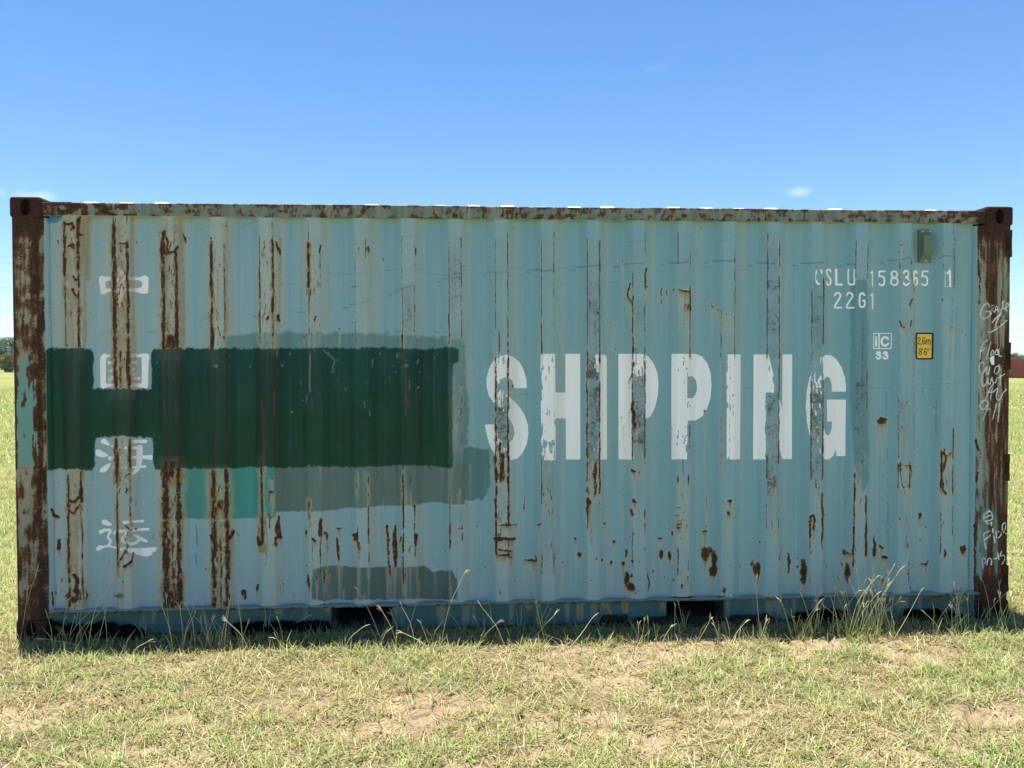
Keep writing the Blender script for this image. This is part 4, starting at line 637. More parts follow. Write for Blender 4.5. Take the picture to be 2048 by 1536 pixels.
PAINT = np.dstack([np.clip(Pc, 0, 1), np.ones((HH, WW))]).astype(np.float32)
WEAR = np.dstack([np.clip(Rm, 0, 1), np.clip(Sm, 0, 1), np.clip(Wm, 0, 1), np.clip(Cm, 0, 1)]).astype(np.float32)
def sample(A, u, v):
    u = np.clip(u, 0, WW - 1.001); v = np.clip(v - Y0, 0, HH - 1.001); i = u.astype(int); j = v.astype(int); a = (u - i)[:, None]; b = (v - j)[:, None]
    return (A[j, i] * (1 - a) + A[j, i + 1] * a) * (1 - b) + (A[j + 1, i] * (1 - a) + A[j + 1, i + 1] * a) * b
def face_attrs(V):
    Vf = np.asarray(V, float).reshape(-1, 3); u, v = to_px(Vf)
    return {"paint": sample(PAINT, u, v), "wear": sample(WEAR, u, v)}

# ------------------------------------------------------------------ ground (one sheet to the horizon)
def axis(core0, core1, step, lo, hi, grow):
    a = list(np.arange(core0, core1 + step / 2, step)); s = step
    while a[-1] < hi: s *= grow; a.append(a[-1] + s)
    s = step
    while a[0] > lo: s *= grow; a.insert(0, a[0] - s)
    return np.array(a)
BARE = [(on_ground(px, py), rx, ry, v) for px, py, rx, ry, v in ((880, 1412, .34, .16, 1.0), (820, 1450, .25, .08, .8), (560, 1405, .18, .07, .45), (150, 1405, .2, .05, .5), (60, 1440, .3, .08, .5), (330, 1440, .2, .07, .5), (1120, 1345, .13, .05, .5), (1000, 1325, .14, .04, .6), (1330, 1305, .15, .03, .5), (1280, 1490, .12, .05, .7), (1440, 1420, .22, .05, .55), (1480, 1445, .18, .06, .6), (1980, 1425, .28, .13, 1.0), (1920, 1470, .25, .08, .8), (1640, 1300, .2, .04, .6), (1810, 1500, .2, .05, .5), (700, 1460, .2, .06, .6), (250, 1500, .25, .07, .6), (1090, 1500, .1, .05, .5), (500, 1380, .12, .04, .4), (1870, 1290, .12, .03, .5), (1720, 1320, .12, .03, .4))]
def bare(x, y):
    x = np.asarray(x, float); y = np.asarray(y, float); wx = x + .10 * (fbm(x * 6, y * 6, 201, 3) - .5) * 2; wy = y + .06 * (fbm(x * 6, y * 6, 207, 3) - .5) * 2
    f = np.zeros(x.shape)
    for p, rx, ry, v in BARE: f = np.maximum(f, v * sstep(1.25, .5, np.hypot((wx - p[0]) / rx, (wy - p[1]) / ry)))
    f = np.maximum(f, .68 * sstep(.565, .70, fbm(x * 2.6, y * 4.6, 211, 4)))
    return f
def voro(x, y, cell, seed):
    gx = x / cell; gy = y / cell; ix = np.floor(gx); iy = np.floor(gy); f1 = np.full(x.shape, 9.); f2 = np.full(x.shape, 9.)
    for dx in (-1, 0, 1):
        for dy in (-1, 0, 1):
            cx = ix + dx; cy = iy + dy; d = np.hypot(cx + hash01(cx, cy, seed) - gx, cy + hash01(cx, cy, seed + 7) - gy)
            f2 = np.minimum(f2, np.maximum(f1, d)); f1 = np.minimum(f1, d)
    return f2 - f1
def gz(x, y):
    x = np.asarray(x, float); y = np.asarray(y, float); near = np.exp(-(np.hypot(x, y) / 14) ** 2)
    z = (fbm(x * 1.3, y * 1.3, 301, 4) - .5) * .045 * near + (fbm(x * 9, y * 9, 307, 4) - .5) * .022 * near + (fbm(x * .05, y * .05, 311, 3) - .5) * .5 * sstep(9, 40, np.hypot(x, y))
    z = z + .030 * sstep(-.45, -.2, y) * sstep(3.6, 2.8, np.abs(x)) * sstep(.6, .2, y) * 0 - .004
    return z
xs = axis(-3.35, 3.35, .0125, -9000, 9000, 1.16); ys = axis(-1.95, .12, .0115, -60, 9000, 1.16)
gx_, gy_ = np.meshgrid(xs, ys); zz_ = gz(gx_, gy_); bf = bare(gx_, gy_); core = (np.abs(gx_) < 3.5) & (gy_ > -2.1) & (gy_ < .3)
vx = gx_ + .03 * (fbm(gx_ * 9, gy_ * 9, 401, 3) - .5); vy = gy_ + .03 * (fbm(gx_ * 9, gy_ * 9, 403, 3) - .5)
cr = voro(vx, vy, .13, 411); crack = sstep(.17, .03, cr) * sstep(.45, .8, bf) * core; lump = (fbm(gx_ * 40, gy_ * 40, 405, 3) - .5) * .012 * core
zz_ = zz_ - crack * .035 + lump * (.4 + .6 * bf)
V = np.stack([gx_, gy_, zz_], -1).reshape(-1, 3)
turfed = sstep(3.7, 3.3, np.abs(gx_)) * sstep(-2.15, -1.9, gy_) * sstep(.5, .2, gy_)
gcol = np.stack([bf, crack, turfed, np.ones_like(bf)], -1).reshape(-1, 4)
t = NT("dry_paddock_soil"); at = t.attr("ground"); sp = t.n("ShaderNodeSeparateColor"); t.t.links.new(at.outputs['Color'], sp.inputs[0])
n1 = t.noise(3.2, 6, .65); n2 = t.noise(60, 5, .65); n3 = t.noise(.22, 5, .6); n4 = t.noise(.9, 6, .7, stretch=(1, .35, 1))
soil = t.ramp(t.math('ADD', t.math('MULTIPLY', n1, .5), t.math('MULTIPLY', n2, .5)), [(.3, (.12, .08, .046)), (.5, (.25, .185, .108)), (.7, (.37, .29, .175))])
thatch = t.ramp(n2, [(.3, (.06, .043, .022)), (.5, (.16, .12, .062)), (.7, (.30, .235, .13))])
n6 = t.noise(22, 6, .8); mown = t.ramp(t.math('ADD', t.math('MULTIPLY', n2, .35), t.math('ADD', t.math('MULTIPLY', n6, .4), t.math('MULTIPLY', n1, .25))), [(.36, (.11, .10, .04)), (.47, (.235, .21, .095)), (.56, (.325, .285, .145)), (.66, (.42, .36, .21))]); near_c = t.mix(t.sst(.2, .6, sp.outputs[0]), t.mix(sp.outputs[2], mown, thatch), soil)
n5 = t.noise(5, 6, .75); far_c = t.ramp(t.math('ADD', t.math('MULTIPLY', n3, .3), t.math('ADD', t.math('MULTIPLY', n4, .3), t.math('MULTIPLY', n5, .4))), [(.36, (.10, .115, .034)), (.5, (.195, .20, .064)), (.62, (.29, .265, .11))])
geo = t.n("ShaderNodeNewGeometry"); ln = t.n("ShaderNodeVectorMath", operation='LENGTH'); t.t.links.new(geo.outputs['Position'], ln.inputs[0])
colr = t.mix(t.sst(9.0, 30.0, ln.outputs['Value']), near_c, far_c)
M_GROUND = t.out(colr, .95, t.bump(t.math('ADD', n2, t.math('MULTIPLY', n1, .6)), .6, .02), .1)
me = mesh_np("ground", V, grid_faces(len(ys), len(xs)), True, {"ground": gcol})
tag(link("ground", me, M_GROUND), kind="structure")

# far hill
hx = np.linspace(-5200, 900, 160); prof_h = 185 + 40 * (fbm(hx / 700, hx * 0, 501, 4) - .3); prof_h *= sstep(900, -900, hx) * sstep(-5400, -4700, hx) * 1.25
rows = []
for s_, f_ in ((0, -.02), (180, .25), (420, .6), (700, .88), (950, 1.0), (1500, .7), (2200, -.02)):
    rows.append(np.stack([hx, 5200 + s_ + 0 * hx, prof_h * f_ + (fbm(hx / 130, hx * 0 + s_, 505, 3) - .5) * 22 * (f_ > 0) - (2 if f_ < 0 else 0)], -1))
V = np.array(rows).reshape(-1, 3)
t = NT("forested_hill"); n1 = t.noise(.02, 6, .7); M_HILL = t.out(t.ramp(n1, [(.35, (.035, .055, .03)), (.65, (.075, .10, .05))]), .95, spec=.05)
tag(link("hills", mesh_np("hills", V, grid_faces(7, 160), True), M_HILL), kind="structure")

# ------------------------------------------------------------------ the container
cont = empty("shipping_container", (0, 0, 0))
tag(cont, "weathered blue-green steel shipping container with rust streaks and white SHIPPING lettering standing in grass", "shipping container")
LX, HZ, DY = 3.029, 2.591, 2.438
# side panel
px_ = np.linspace(-2.835, 2.803, 1090); pz_ = np.linspace(.160, 2.492, 420)
gx2, gz2 = np.meshgrid(px_, pz_); py2 = prof(gx2)
dent = (fbm(gx2 * 1.7, gz2 * .9, 601, 3) - .5) * .010 + (fbm(gx2 * 6, gz2 * 3, 607, 3) - .5) * .004
for (dx_, dz_, rx_, rz_, d_) in ((-1.98, .55, .12, .35, .008), (-2.41, .9, .07, .2, -.005), (-2.13, .45, .06, .3, .006), (1.93, .75, .16, .4, .012), (1.86, 1.5, .07, .5, .005), (-.15, 1.0, .07, .2, .005), (.9, 1.9, .1, .2, .004)):
    dent += d_ * np.exp(-((gx2 - dx_) / rx_) ** 2 - ((gz2 - dz_) / rz_) ** 2)
env = sstep(.16, .30, gz2) * sstep(2.49, 2.36, gz2)
py2 = py2 + np.clip(dent, -.006, .014) * env
V = np.stack([gx2, py2, gz2], -1).reshape(-1, 3)
sp_o = link("side_panel", mesh_np("side_panel", V, grid_faces(420, 1090), True, face_attrs(V)), M_WEATHER, cont)
sp_o["label"] = "corrugated blue-green side sheet with white lettering, overpaint and rust"
# top side rail: front, bottom and top faces
def strip_obj(name, prof_yz, x0, x1, nx, sub, wob=0.0, seed=0, parent=cont, label=None):
    pts = []
    for (a, b) in zip(prof_yz[:-1], prof_yz[1:]):
        n = max(1, int(np.hypot(b[0] - a[0], b[1] - a[1]) / sub))
        for i in range(n): pts.append((a[0] + (b[0] - a[0]) * i / n, a[1] + (b[1] - a[1]) * i / n))
    pts.append(prof_yz[-1]); pts = np.array(pts); x = np.linspace(x0, x1, nx)
    X = np.repeat(x[None], len(pts), 0); Yv = np.repeat(pts[:, :1], nx, 1); Zv = np.repeat(pts[:, 1:], nx, 1)
    if wob:
        Zv = Zv + (fbm(X * 1.6, X * 0, seed, 3) - .5) * wob * 2; Yv = Yv + (fbm(X * 2.2, Zv * 6, seed + 3, 3) - .5) * wob * 1.5
    V = np.stack([X, Yv, Zv], -1).reshape(-1, 3)
    o = link(name, mesh_np(name, V, grid_faces(len(pts), nx), False, face_attrs(V)), M_WEATHER, parent)
    if label: o["label"] = label
    return o
strip_obj("top_side_rail", [(.062, 2.487), (.006, 2.487), (.002, 2.491), (.002, 2.559), (.006, 2.563), (.062, 2.564)], -2.853, 2.853, 1150, .006, .0035, 5)
# bottom side rail: dusty flange plus three web lengths
t = NT("dusty_flange_paint"); P_ = t.attr("paint"); n1 = t.noise(22, 5, .6); g_ = t.n("ShaderNodeNewGeometry"); sx_ = t.n("ShaderNodeSeparateXYZ"); t.t.links.new(g_.outputs['Normal'], sx_.inputs[0])
dust = t.math('MULTIPLY', t.sst(.5, .9, sx_.outputs[2]), t.sst(.25, .5, n1)); cc = t.mix(.6, P_.outputs['Color'], (.15, .17, .13)); cc = t.mix(t.sst(.52, .60, n1), cc, (.075, .045, .028))
M_FLANGE = t.out(t.mix(dust, cc, (.33, .30, .23)), .85, t.bump(n1, .3, .004), .15)
fo = strip_obj("bottom_rail_flange", [(.034, .154), (-.004, .154), (-.005, .157), (-.005, .164), (-.003, .166), (.050, .168)], -2.835, 2.835, 700, .008, .002, 9); fo.data.materials.clear(); fo.data.materials.append(M_FLANGE)
for (a, b) in ((-2.84, -1.205), (-.845, .845), (1.205, 2.84)):
    strip_obj("bottom_side_rail", [(.06, .012), (.034, .012), (.030, .016), (.030, .156)], a, b, int((b - a) / .006), .006, .0015, 12)
for xc in (-1.025, 1.025):                 # open fork pockets
    m = MB(); x0, x1 = xc - .180, xc + .180; m.add([(x0, .026, .012), (x1, .026, .012), (x1, .026, .154), (x0, .026, .154), (x0, 1.2, .012), (x1, 1.2, .012), (x1, 1.2, .154), (x0, 1.2, .154)], [(0, 4, 7, 3), (1, 2, 6, 5), (3, 7, 6, 2), (4, 5, 6, 7), (0, 1, 5, 4)])
    m.build("fork_pocket", M_DARK, cont)
# corner posts
def post(name, profile, z0, z1, label):
    prof_ = []; NR = 800 if 'hand' in label else 480; st_ = .0032 if 'hand' in label else .006
    for a, b in zip(profile[:-1], profile[1:]):
        n = max(1, int(np.hypot(b[0] - a[0], b[1] - a[1]) / st_))
        for i in range(n): prof_.append((a[0] + (b[0] - a[0]) * i / n, a[1] + (b[1] - a[1]) * i / n))
    prof_.append(profile[-1]); pr = np.array(prof_); z = np.linspace(z0, z1, NR)
    X = np.repeat(pr[None, :, 0], NR, 0); Yv = np.repeat(pr[None, :, 1], NR, 0); Z = np.repeat(z[:, None], len(pr), 1)
    Yv = Yv + (fbm(X * 9, Z * 2.5, 640, 3) - .5) * .007; V = np.stack([X, Yv, Z], -1).reshape(-1, 3)
    o = link(name, mesh_np(name, V, grid_faces(NR, len(pr)), True, face_attrs(V)), M_WEATHER, cont); o["label"] = label
post("corner_post", [(-3.022, .160), (-3.022, .006), (-3.018, .001), (-2.905, .001), (-2.893, .005), (-2.872, .020), (-2.850, .030), (-2.832, .050)], .112, 2.476, "rust-brown corner post with pale green repaint patch")
post("corner_post", [(2.800, .050), (2.812, .036), (2.840, .020), (2.862, .014), (2.874, .002), (3.012, .000), (3.018, .005), (3.018, .160)], .112, 2.476, "streaked rusty corner post with white handwriting")
# corner castings with oval apertures
def casting(x0, x1, z0, z1, front=-.007, parent=cont, y_dir=1, depth=.169):
    cx, cz = (x0 + x1) / 2, (z0 + z1) / 2; hw, hh = (x1 - x0) / 2, (z1 - z0) / 2; N = 40; ang = [2 * math.pi * i / N for i in range(N)]
    def rrect(a, w, h, r):
        c, s = math.cos(a), math.sin(a); k = min(w / max(abs(c), 1e-6), h / max(abs(s), 1e-6)); x, y = c * k, s * k
        if abs(x) > w - r and abs(y) > h - r:
            ox, oy = math.copysign(w - r, x), math.copysign(h - r, y); d = math.hypot(x - ox, y - oy)
            x, y = ox + (x - ox) * r / d, oy + (y - oy) * r / d
        return x, y
    rings = []
    def ring(fn, y): rings.append([(cx + fn(a)[0], y, cz + fn(a)[1]) for a in ang])
    Y = lambda d: front + d * y_dir
    sh = .004
    ring(lambda a: (.025 * math.cos(a), .040 * math.sin(a)), Y(.06)); ring(lambda a: (.029 * math.cos(a), .046 * math.sin(a)), Y(.045)); ring(lambda a: (.029 * math.cos(a), .046 * math.sin(a)), Y(.004)); ring(lambda a: (.033 * math.cos(a), .050 * math.sin(a)), Y(0))
    ring(lambda a: rrect(a, hw - .008, hh - .006, .012), Y(0)); ring(lambda a: rrect(a, hw, hh, .014), Y(.008)); ring(lambda a: rrect(a, hw, hh, .014), Y(depth - .005)); ring(lambda a: rrect(a, hw - .006, hh - .006, .014), Y(depth))
    V = [v for r in rings for v in r]; F = [tuple(range(N))] + [tuple(7 * N + i for i in range(N - 1, -1, -1))]
    for r in range(7):
        for i in range(N): F.append((r * N + i, (r + 1) * N + i, (r + 1) * N + (i + 1) % N, r * N + (i + 1) % N))
    if y_dir < 0: F = [f[::-1] for f in F]
    m = MB(); m.add(V, F); return m.build("corner_casting", M_CAST, parent)
for (a, b) in ((-LX, -LX + .178), (LX - .178, LX)):
    casting(a, b, HZ - .118, HZ); casting(a, b, 0, .118)
    casting(a, b, HZ - .118, HZ, DY + .007, cont, -1); casting(a, b, 0, .118, DY + .007, cont, -1)
# corner gussets sitting on the roof beside the castings (sunlit edge)
for s_ in (-1, 1):
    m = MB(); x0, x1 = sorted((s_ * 2.853, s_ * 2.70)); m.box(x0, x1, .03, .30, 2.556, 2.5705); m.build("corner_gusset", mat_rust("gusset_rust", 1.6), cont)
# roof sheet with transverse bumps
ru = np.linspace(-2.84, 2.84, 900); rv = np.array([.045, .052, .060, .075, .095, .16, .5, 1.2, 1.9, 2.3, 2.345, 2.365, 2.39])
gu, gv = np.meshgrid(ru, rv); ph = np.abs(((gu + .03 * 0) / .206 + .15) % 1 - .5) * 2; b_ = sstep(.62, .30, ph) * (.55 + .6 * hash01(np.floor(gu / .206 + .15), gu * 0, 5))
ends = sstep(.047, .082, gv) * sstep(2.39, 2.355, gv); camber = .004 * sstep(.05, 1.2, gv) * sstep(2.4, 1.2, gv)
V = np.stack([gu, gv, 2.5655 + b_ * ends * .0185 + camber], -1).reshape(-1, 3)
link("roof_panel", mesh_np("roof_panel", V, grid_faces(len(rv), 900), False), M_ROOF, cont)
# remaining walls (out of this view)
def simple_corr(name, x0, x1, z0, z1, y, sgn, parent, mat, pitch=.28, axis_x=True, depth=.036):
    n = int(round((x1 - x0) / pitch)); e = [x0]; d = [0]
    for i in range(n):
        a = x0 + (x1 - x0) * i / n; w = (x1 - x0) / n
        for f, dd in ((.13, 0), (.37, depth), (.63, depth), (.87, 0)): e.append(a + w * f); d.append(dd)
    e.append(x1); d.append(0); e = np.array(e); d = np.array(d) * sgn
    lo_ = np.stack([e, y + d, np.full_like(e, z0)], -1) if axis_x else np.stack([y + d, e, np.full_like(e, z0)], -1); hi_ = lo_.copy(); hi_[:, 2] = z1
    V = np.vstack([lo_, hi_]); f = grid_faces(2, len(e)); f = f if (sgn > 0) == axis_x else f[:, ::-1]
    return link(name, mesh_np(name, V, f), mat, parent)
simple_corr("side_panel", -2.84, 2.84, .16, 2.492, DY - .012, -1, cont, M_TEAL)
simple_corr("end_panel", .16, 2.28, .12, 2.49, -2.995, 1, cont, M_TEAL, axis_x=False)
for (a, b) in ((.03, 1.214), (1.224, 2.408)):
    m = MB(); m.box(2.955, 2.995, a + .13 * (a < .5), b - .13 * (b > 2), .13, 2.46); m.build("door", M_TEAL, cont, .004)
    for yy in (a + .45, b - .4):
        m = MB(); m.tube([(3.015, yy, .13), (3.015, yy, 2.46)], .017, 8); m.build("lock_rod", M_SCREW, cont)
for x0, x1 in ((-3.02, -2.85), (2.85, 3.015)):
    m = MB(); m.box(x0, x1, DY - .16, DY, .11, 2.48); m.build("corner_post", M_CAST, cont, .005)
    m = MB(); m.box(min(x0, x1) + .03, max(x0, x1) - .005, .155, DY - .155, .02, .14); m.build("end_sill", M_TEAL, cont)
    m = MB(); m.box(min(x0, x1) + .03, max(x0, x1) - .005, .155, DY - .155, 2.47, 2.575); m.build("end_header", M_CAST, cont)
m = MB(); m.box(-2.84, 2.84, DY - .06, DY - .002, 2.487, 2.562); m.build("top_side_rail", M_TEAL, cont)
m = MB(); m.box(-2.84, 2.84, DY - .05, DY - .004, .012, .16); m.build("bottom_side_rail", M_TEAL, cont)
m = MB(); m.box(-2.95, 2.95, .055, DY - .055, .157, .175); m.build("floor", M_DARK, cont)
# door hinge lugs and notches on the right post
M_NOTCH = mat_rust("notch_rust", .35)
for py in (487, 712, 935, 1157):
    p = on_plane(2012, py, 0.0); z = p[2]
    m = MB(); m.box(2.983, 3.026, -.0035, .03, z - .085, z - .036); h_ = m.build("hinge_lug", M_CAST, cont, .003); m = MB(); m.box(2.983, 3.026, -.0035, .03, z + .036, z + .085); m.build("hinge_lug", M_CAST, cont, .003)
    m = MB(); m.box(2.990, 3.024, -.002, .02, z - .0385, z + .0385); m.build("hinge_pin", M_NOTCH, h_)
# ventilator
vp = on_plane(1851, 492, .03); vx0, vz0 = vp[0], vp[2]
vo = MB(); yb = .047
vo.box(vx0 - .040, vx0 + .040, yb - .020, yb + .004, vz0 - .102, vz0 + .102); ven = vo.build("ventilator", M_VENT, cont, .003)
ven["label"] = "olive green louvred vent cover"
m = MB()
pz = [(.080, 0), (.066, -.030), (-.040, -.034), (-.088, 0)]; w = .031
V = [(vx0 + s_ * w, yb - .019 + y, vz0 + z) for s_ in (-1, 1) for z, y in pz]
m.add(V, [(0, 1, 2, 3), (7, 6, 5, 4), (0, 4, 5, 1), (1, 5, 6, 2), (2, 6, 7, 3), (3, 7, 4, 0)]); m.build("hood", M_VENT, ven, .003)
for i in range(6):
    tt_ = (i + .6) / 6.6; z = -.040 + (-.048) * tt_; y = -.034 + .034 * tt_; m = MB(); a = np.array([0, y, z])
    m.box(vx0 - .026, vx0 + .026, yb - .019 + y - .0030, yb - .019 + y + .002, vz0 + z - .0012, vz0 + z + .0012); m.build("louvre", M_VENT, ven)
for dx_, dz_ in ((-.022, .090), (.026, .090), (-.002, -.094)):
    m = MB(); m.tube([(vx0 + dx_, yb - .019, vz0 + dz_), (vx0 + dx_, yb - .026, vz0 + dz_)], [.0065, .0045], 8); m.build("screw", M_SCREW, ven)
# yellow height sticker following the corrugation
c0, c1 = on_plane(1834, 719, .035), on_plane(1869.5, 665, .035); nx, nz = 90, 130
sx2 = np.linspace(c0[0], c1[0], nx); sz2 = np.linspace(c0[2], c1[2], nz); gx3, gz3 = np.meshgrid(sx2, sz2)
gy3 = prof(gx3); gy3 = (gy3 + np.roll(gy3, 1, 1) + np.roll(gy3, -1, 1)) / 3; gy3[:, 0] = prof(gx3[:, 0]); gy3[:, -1] = prof(gx3[:, -1])
dl = np.array([np.interp(gx3[0], px_, py2[r]) for r in np.clip(np.searchsorted(pz_, sz2), 0, 419)])
V = np.stack([gx3, dl - .0022, gz3], -1).reshape(-1, 3)
a_ = np.linspace(0, 221, nx); b2 = np.linspace(340, 0, nz); ga, gb = np.meshgrid(a_, b2)    # sticker units (zoomed px)
def sdl(pts, r):
    pts = np.array(pts, float) * np.array([.92, 1]) + np.array([16, 0]); pts = smooth_pts(pts) if len(pts) > 3 else pts; o = np.full(ga.shape, -1e9)
    for (ax, ay), (bx, by) in zip(pts[:-1], pts[1:]):
        dx, dy = bx - ax, by - ay; t_ = np.clip(((ga - ax) * dx + (gb - ay) * dy) / (dx * dx + dy * dy + 1e-9), 0, 1); o = np.maximum(o, r - np.hypot(ga - ax - t_ * dx, gb - ay - t_ * dy))
    return o
def rr(mg, r):
    qx = np.abs(ga - 110) - (110 - mg - r); qy = np.abs(gb - 170) - (170 - mg - r); return r - np.hypot(np.maximum(qx, 0), np.maximum(qy, 0)) - np.minimum(np.maximum(qx, qy), 0)
yel = np.clip(.5 + rr(20, 12) / 2.5, 0, 1); ink = np.full(ga.shape, -1e9)
for p, r in (([(18, 80), (22, 65), (35, 62), (44, 75), (40, 95), (26, 120), (18, 142)], 5.5), ([(18, 144), (46, 144)], 5.5), ([(58, 138), (62, 145), (55, 160)], 5), ([(108, 72), (96, 62), (84, 72), (78, 100), (80, 132), (92, 145), (106, 138), (110, 118), (100, 104), (84, 110)], 5.5), ([(126, 92), (126, 147)], 5.5), ([(126, 105), (138, 92), (152, 98), (154, 147)], 5.5), ([(154, 108), (166, 92), (180, 98), (183, 147)], 5.5),
             ([(48, 200), (34, 205), (33, 225), (48, 238), (60, 225), (60, 205), (48, 200)], 5.5), ([(48, 238), (31, 252), (31, 272), (47, 282), (63, 270), (62, 252), (48, 238)], 5.5), ([(78, 200), (76, 222)], 4.5), ([(130, 212), (120, 200), (108, 208), (102, 240), (104, 270), (116, 282), (130, 274), (133, 256), (122, 240), (108, 246)], 5.5), ([(150, 202), (146, 224)], 4.5), ([(168, 202), (164, 224)], 4.5)):
    ink = np.maximum(ink, sdl(p, r))
ink = np.clip(.5 + ink / 2.5, 0, 1); colS = np.array([.012, .012, .012]) + (np.array([.88, .56, .06]) - .012) * (yel * (1 - ink))[..., None]
t = NT("height_sticker_vinyl"); P_ = t.attr("paint"); n1 = t.noise(30, 4); M_ST = t.out(t.mix(t.sst(.6, .75, n1), P_.outputs['Color'], t.mix(.3, P_.outputs['Color'], (.35, .3, .15))), .45, spec=.4)
keep = rr(0, 20) > -1
F = grid_faces(nz, nx); kv = keep.ravel(); F = F[kv[F].all(1)]
st_o = link("height_sticker", mesh_np("height_sticker", V, F, True, {"paint": np.dstack([colS, np.ones(ga.shape)]).reshape(-1, 4)}), M_ST, cont); st_o["label"] = "yellow and black height sticker reading 2,6m 8'6\""

# ------------------------------------------------------------------ black rotted lumps under the rail
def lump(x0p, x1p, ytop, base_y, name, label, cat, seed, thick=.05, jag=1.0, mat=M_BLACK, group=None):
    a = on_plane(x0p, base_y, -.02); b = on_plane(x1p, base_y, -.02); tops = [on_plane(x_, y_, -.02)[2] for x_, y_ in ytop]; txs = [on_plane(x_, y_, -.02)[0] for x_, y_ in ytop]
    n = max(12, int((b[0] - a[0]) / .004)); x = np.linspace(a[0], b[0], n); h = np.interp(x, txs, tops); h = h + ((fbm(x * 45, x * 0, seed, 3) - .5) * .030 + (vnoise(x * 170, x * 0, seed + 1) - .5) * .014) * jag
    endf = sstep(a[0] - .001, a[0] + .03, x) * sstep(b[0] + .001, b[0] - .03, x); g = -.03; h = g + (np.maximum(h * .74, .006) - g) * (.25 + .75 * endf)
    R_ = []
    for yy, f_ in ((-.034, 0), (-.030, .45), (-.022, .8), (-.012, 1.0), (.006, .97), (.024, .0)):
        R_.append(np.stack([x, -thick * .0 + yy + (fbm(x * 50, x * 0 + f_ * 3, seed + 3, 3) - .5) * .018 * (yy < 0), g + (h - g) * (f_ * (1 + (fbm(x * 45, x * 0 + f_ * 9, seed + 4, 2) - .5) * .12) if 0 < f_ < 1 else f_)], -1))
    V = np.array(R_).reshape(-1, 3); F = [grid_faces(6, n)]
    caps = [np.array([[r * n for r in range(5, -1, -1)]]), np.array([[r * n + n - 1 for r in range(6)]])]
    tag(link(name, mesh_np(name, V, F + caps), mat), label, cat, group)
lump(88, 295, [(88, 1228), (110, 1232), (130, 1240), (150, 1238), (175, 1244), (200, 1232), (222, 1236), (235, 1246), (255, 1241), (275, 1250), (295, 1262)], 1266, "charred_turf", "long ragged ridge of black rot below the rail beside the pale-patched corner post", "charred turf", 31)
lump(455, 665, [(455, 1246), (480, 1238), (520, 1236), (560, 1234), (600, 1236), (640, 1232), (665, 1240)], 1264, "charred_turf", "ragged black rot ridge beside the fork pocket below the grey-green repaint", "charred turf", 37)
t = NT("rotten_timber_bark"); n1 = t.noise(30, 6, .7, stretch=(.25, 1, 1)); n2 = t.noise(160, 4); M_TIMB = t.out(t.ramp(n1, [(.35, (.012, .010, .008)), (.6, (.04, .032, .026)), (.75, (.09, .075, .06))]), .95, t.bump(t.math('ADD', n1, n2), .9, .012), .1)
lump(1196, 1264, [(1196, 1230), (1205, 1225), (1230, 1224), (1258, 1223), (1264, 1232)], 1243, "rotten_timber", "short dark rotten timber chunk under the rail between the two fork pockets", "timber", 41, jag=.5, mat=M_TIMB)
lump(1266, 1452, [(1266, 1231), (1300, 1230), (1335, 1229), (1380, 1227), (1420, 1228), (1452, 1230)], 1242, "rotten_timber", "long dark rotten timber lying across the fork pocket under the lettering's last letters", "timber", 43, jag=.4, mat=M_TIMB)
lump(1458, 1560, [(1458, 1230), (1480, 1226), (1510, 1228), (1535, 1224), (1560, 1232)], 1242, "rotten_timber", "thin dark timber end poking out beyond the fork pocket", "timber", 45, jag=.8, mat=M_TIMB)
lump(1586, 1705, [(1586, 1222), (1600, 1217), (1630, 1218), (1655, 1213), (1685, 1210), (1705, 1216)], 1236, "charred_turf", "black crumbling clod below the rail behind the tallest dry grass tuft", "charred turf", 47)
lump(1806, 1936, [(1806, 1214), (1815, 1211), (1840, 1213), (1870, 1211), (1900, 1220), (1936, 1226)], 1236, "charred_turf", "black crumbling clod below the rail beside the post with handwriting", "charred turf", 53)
# small pale scrap on the cracked soil
p = on_ground(853, 1362); m = MB(); m.add([(p[0] + a, p[1] + b, .006 + c) for a, b, c in ((-.014, 0, 0), (.012, -.004, 0), (.016, .01, .004), (-.008, .014, .004), (-.010, .002, .030), (.006, 0, .036), (.010, .010, .028), (-.004, .012, .034))], [(0, 1, 5, 4), (1, 2, 6, 5), (2, 3, 7, 6), (3, 0, 4, 7), (4, 5, 6, 7), (3, 2, 1, 0)])
tag(m.build("stone_chip", mat_paint("pale_stone", (.62, .58, .5), .8, .2, 60), None, .003), "small pale stone chip lying on the cracked bare soil", "stone")

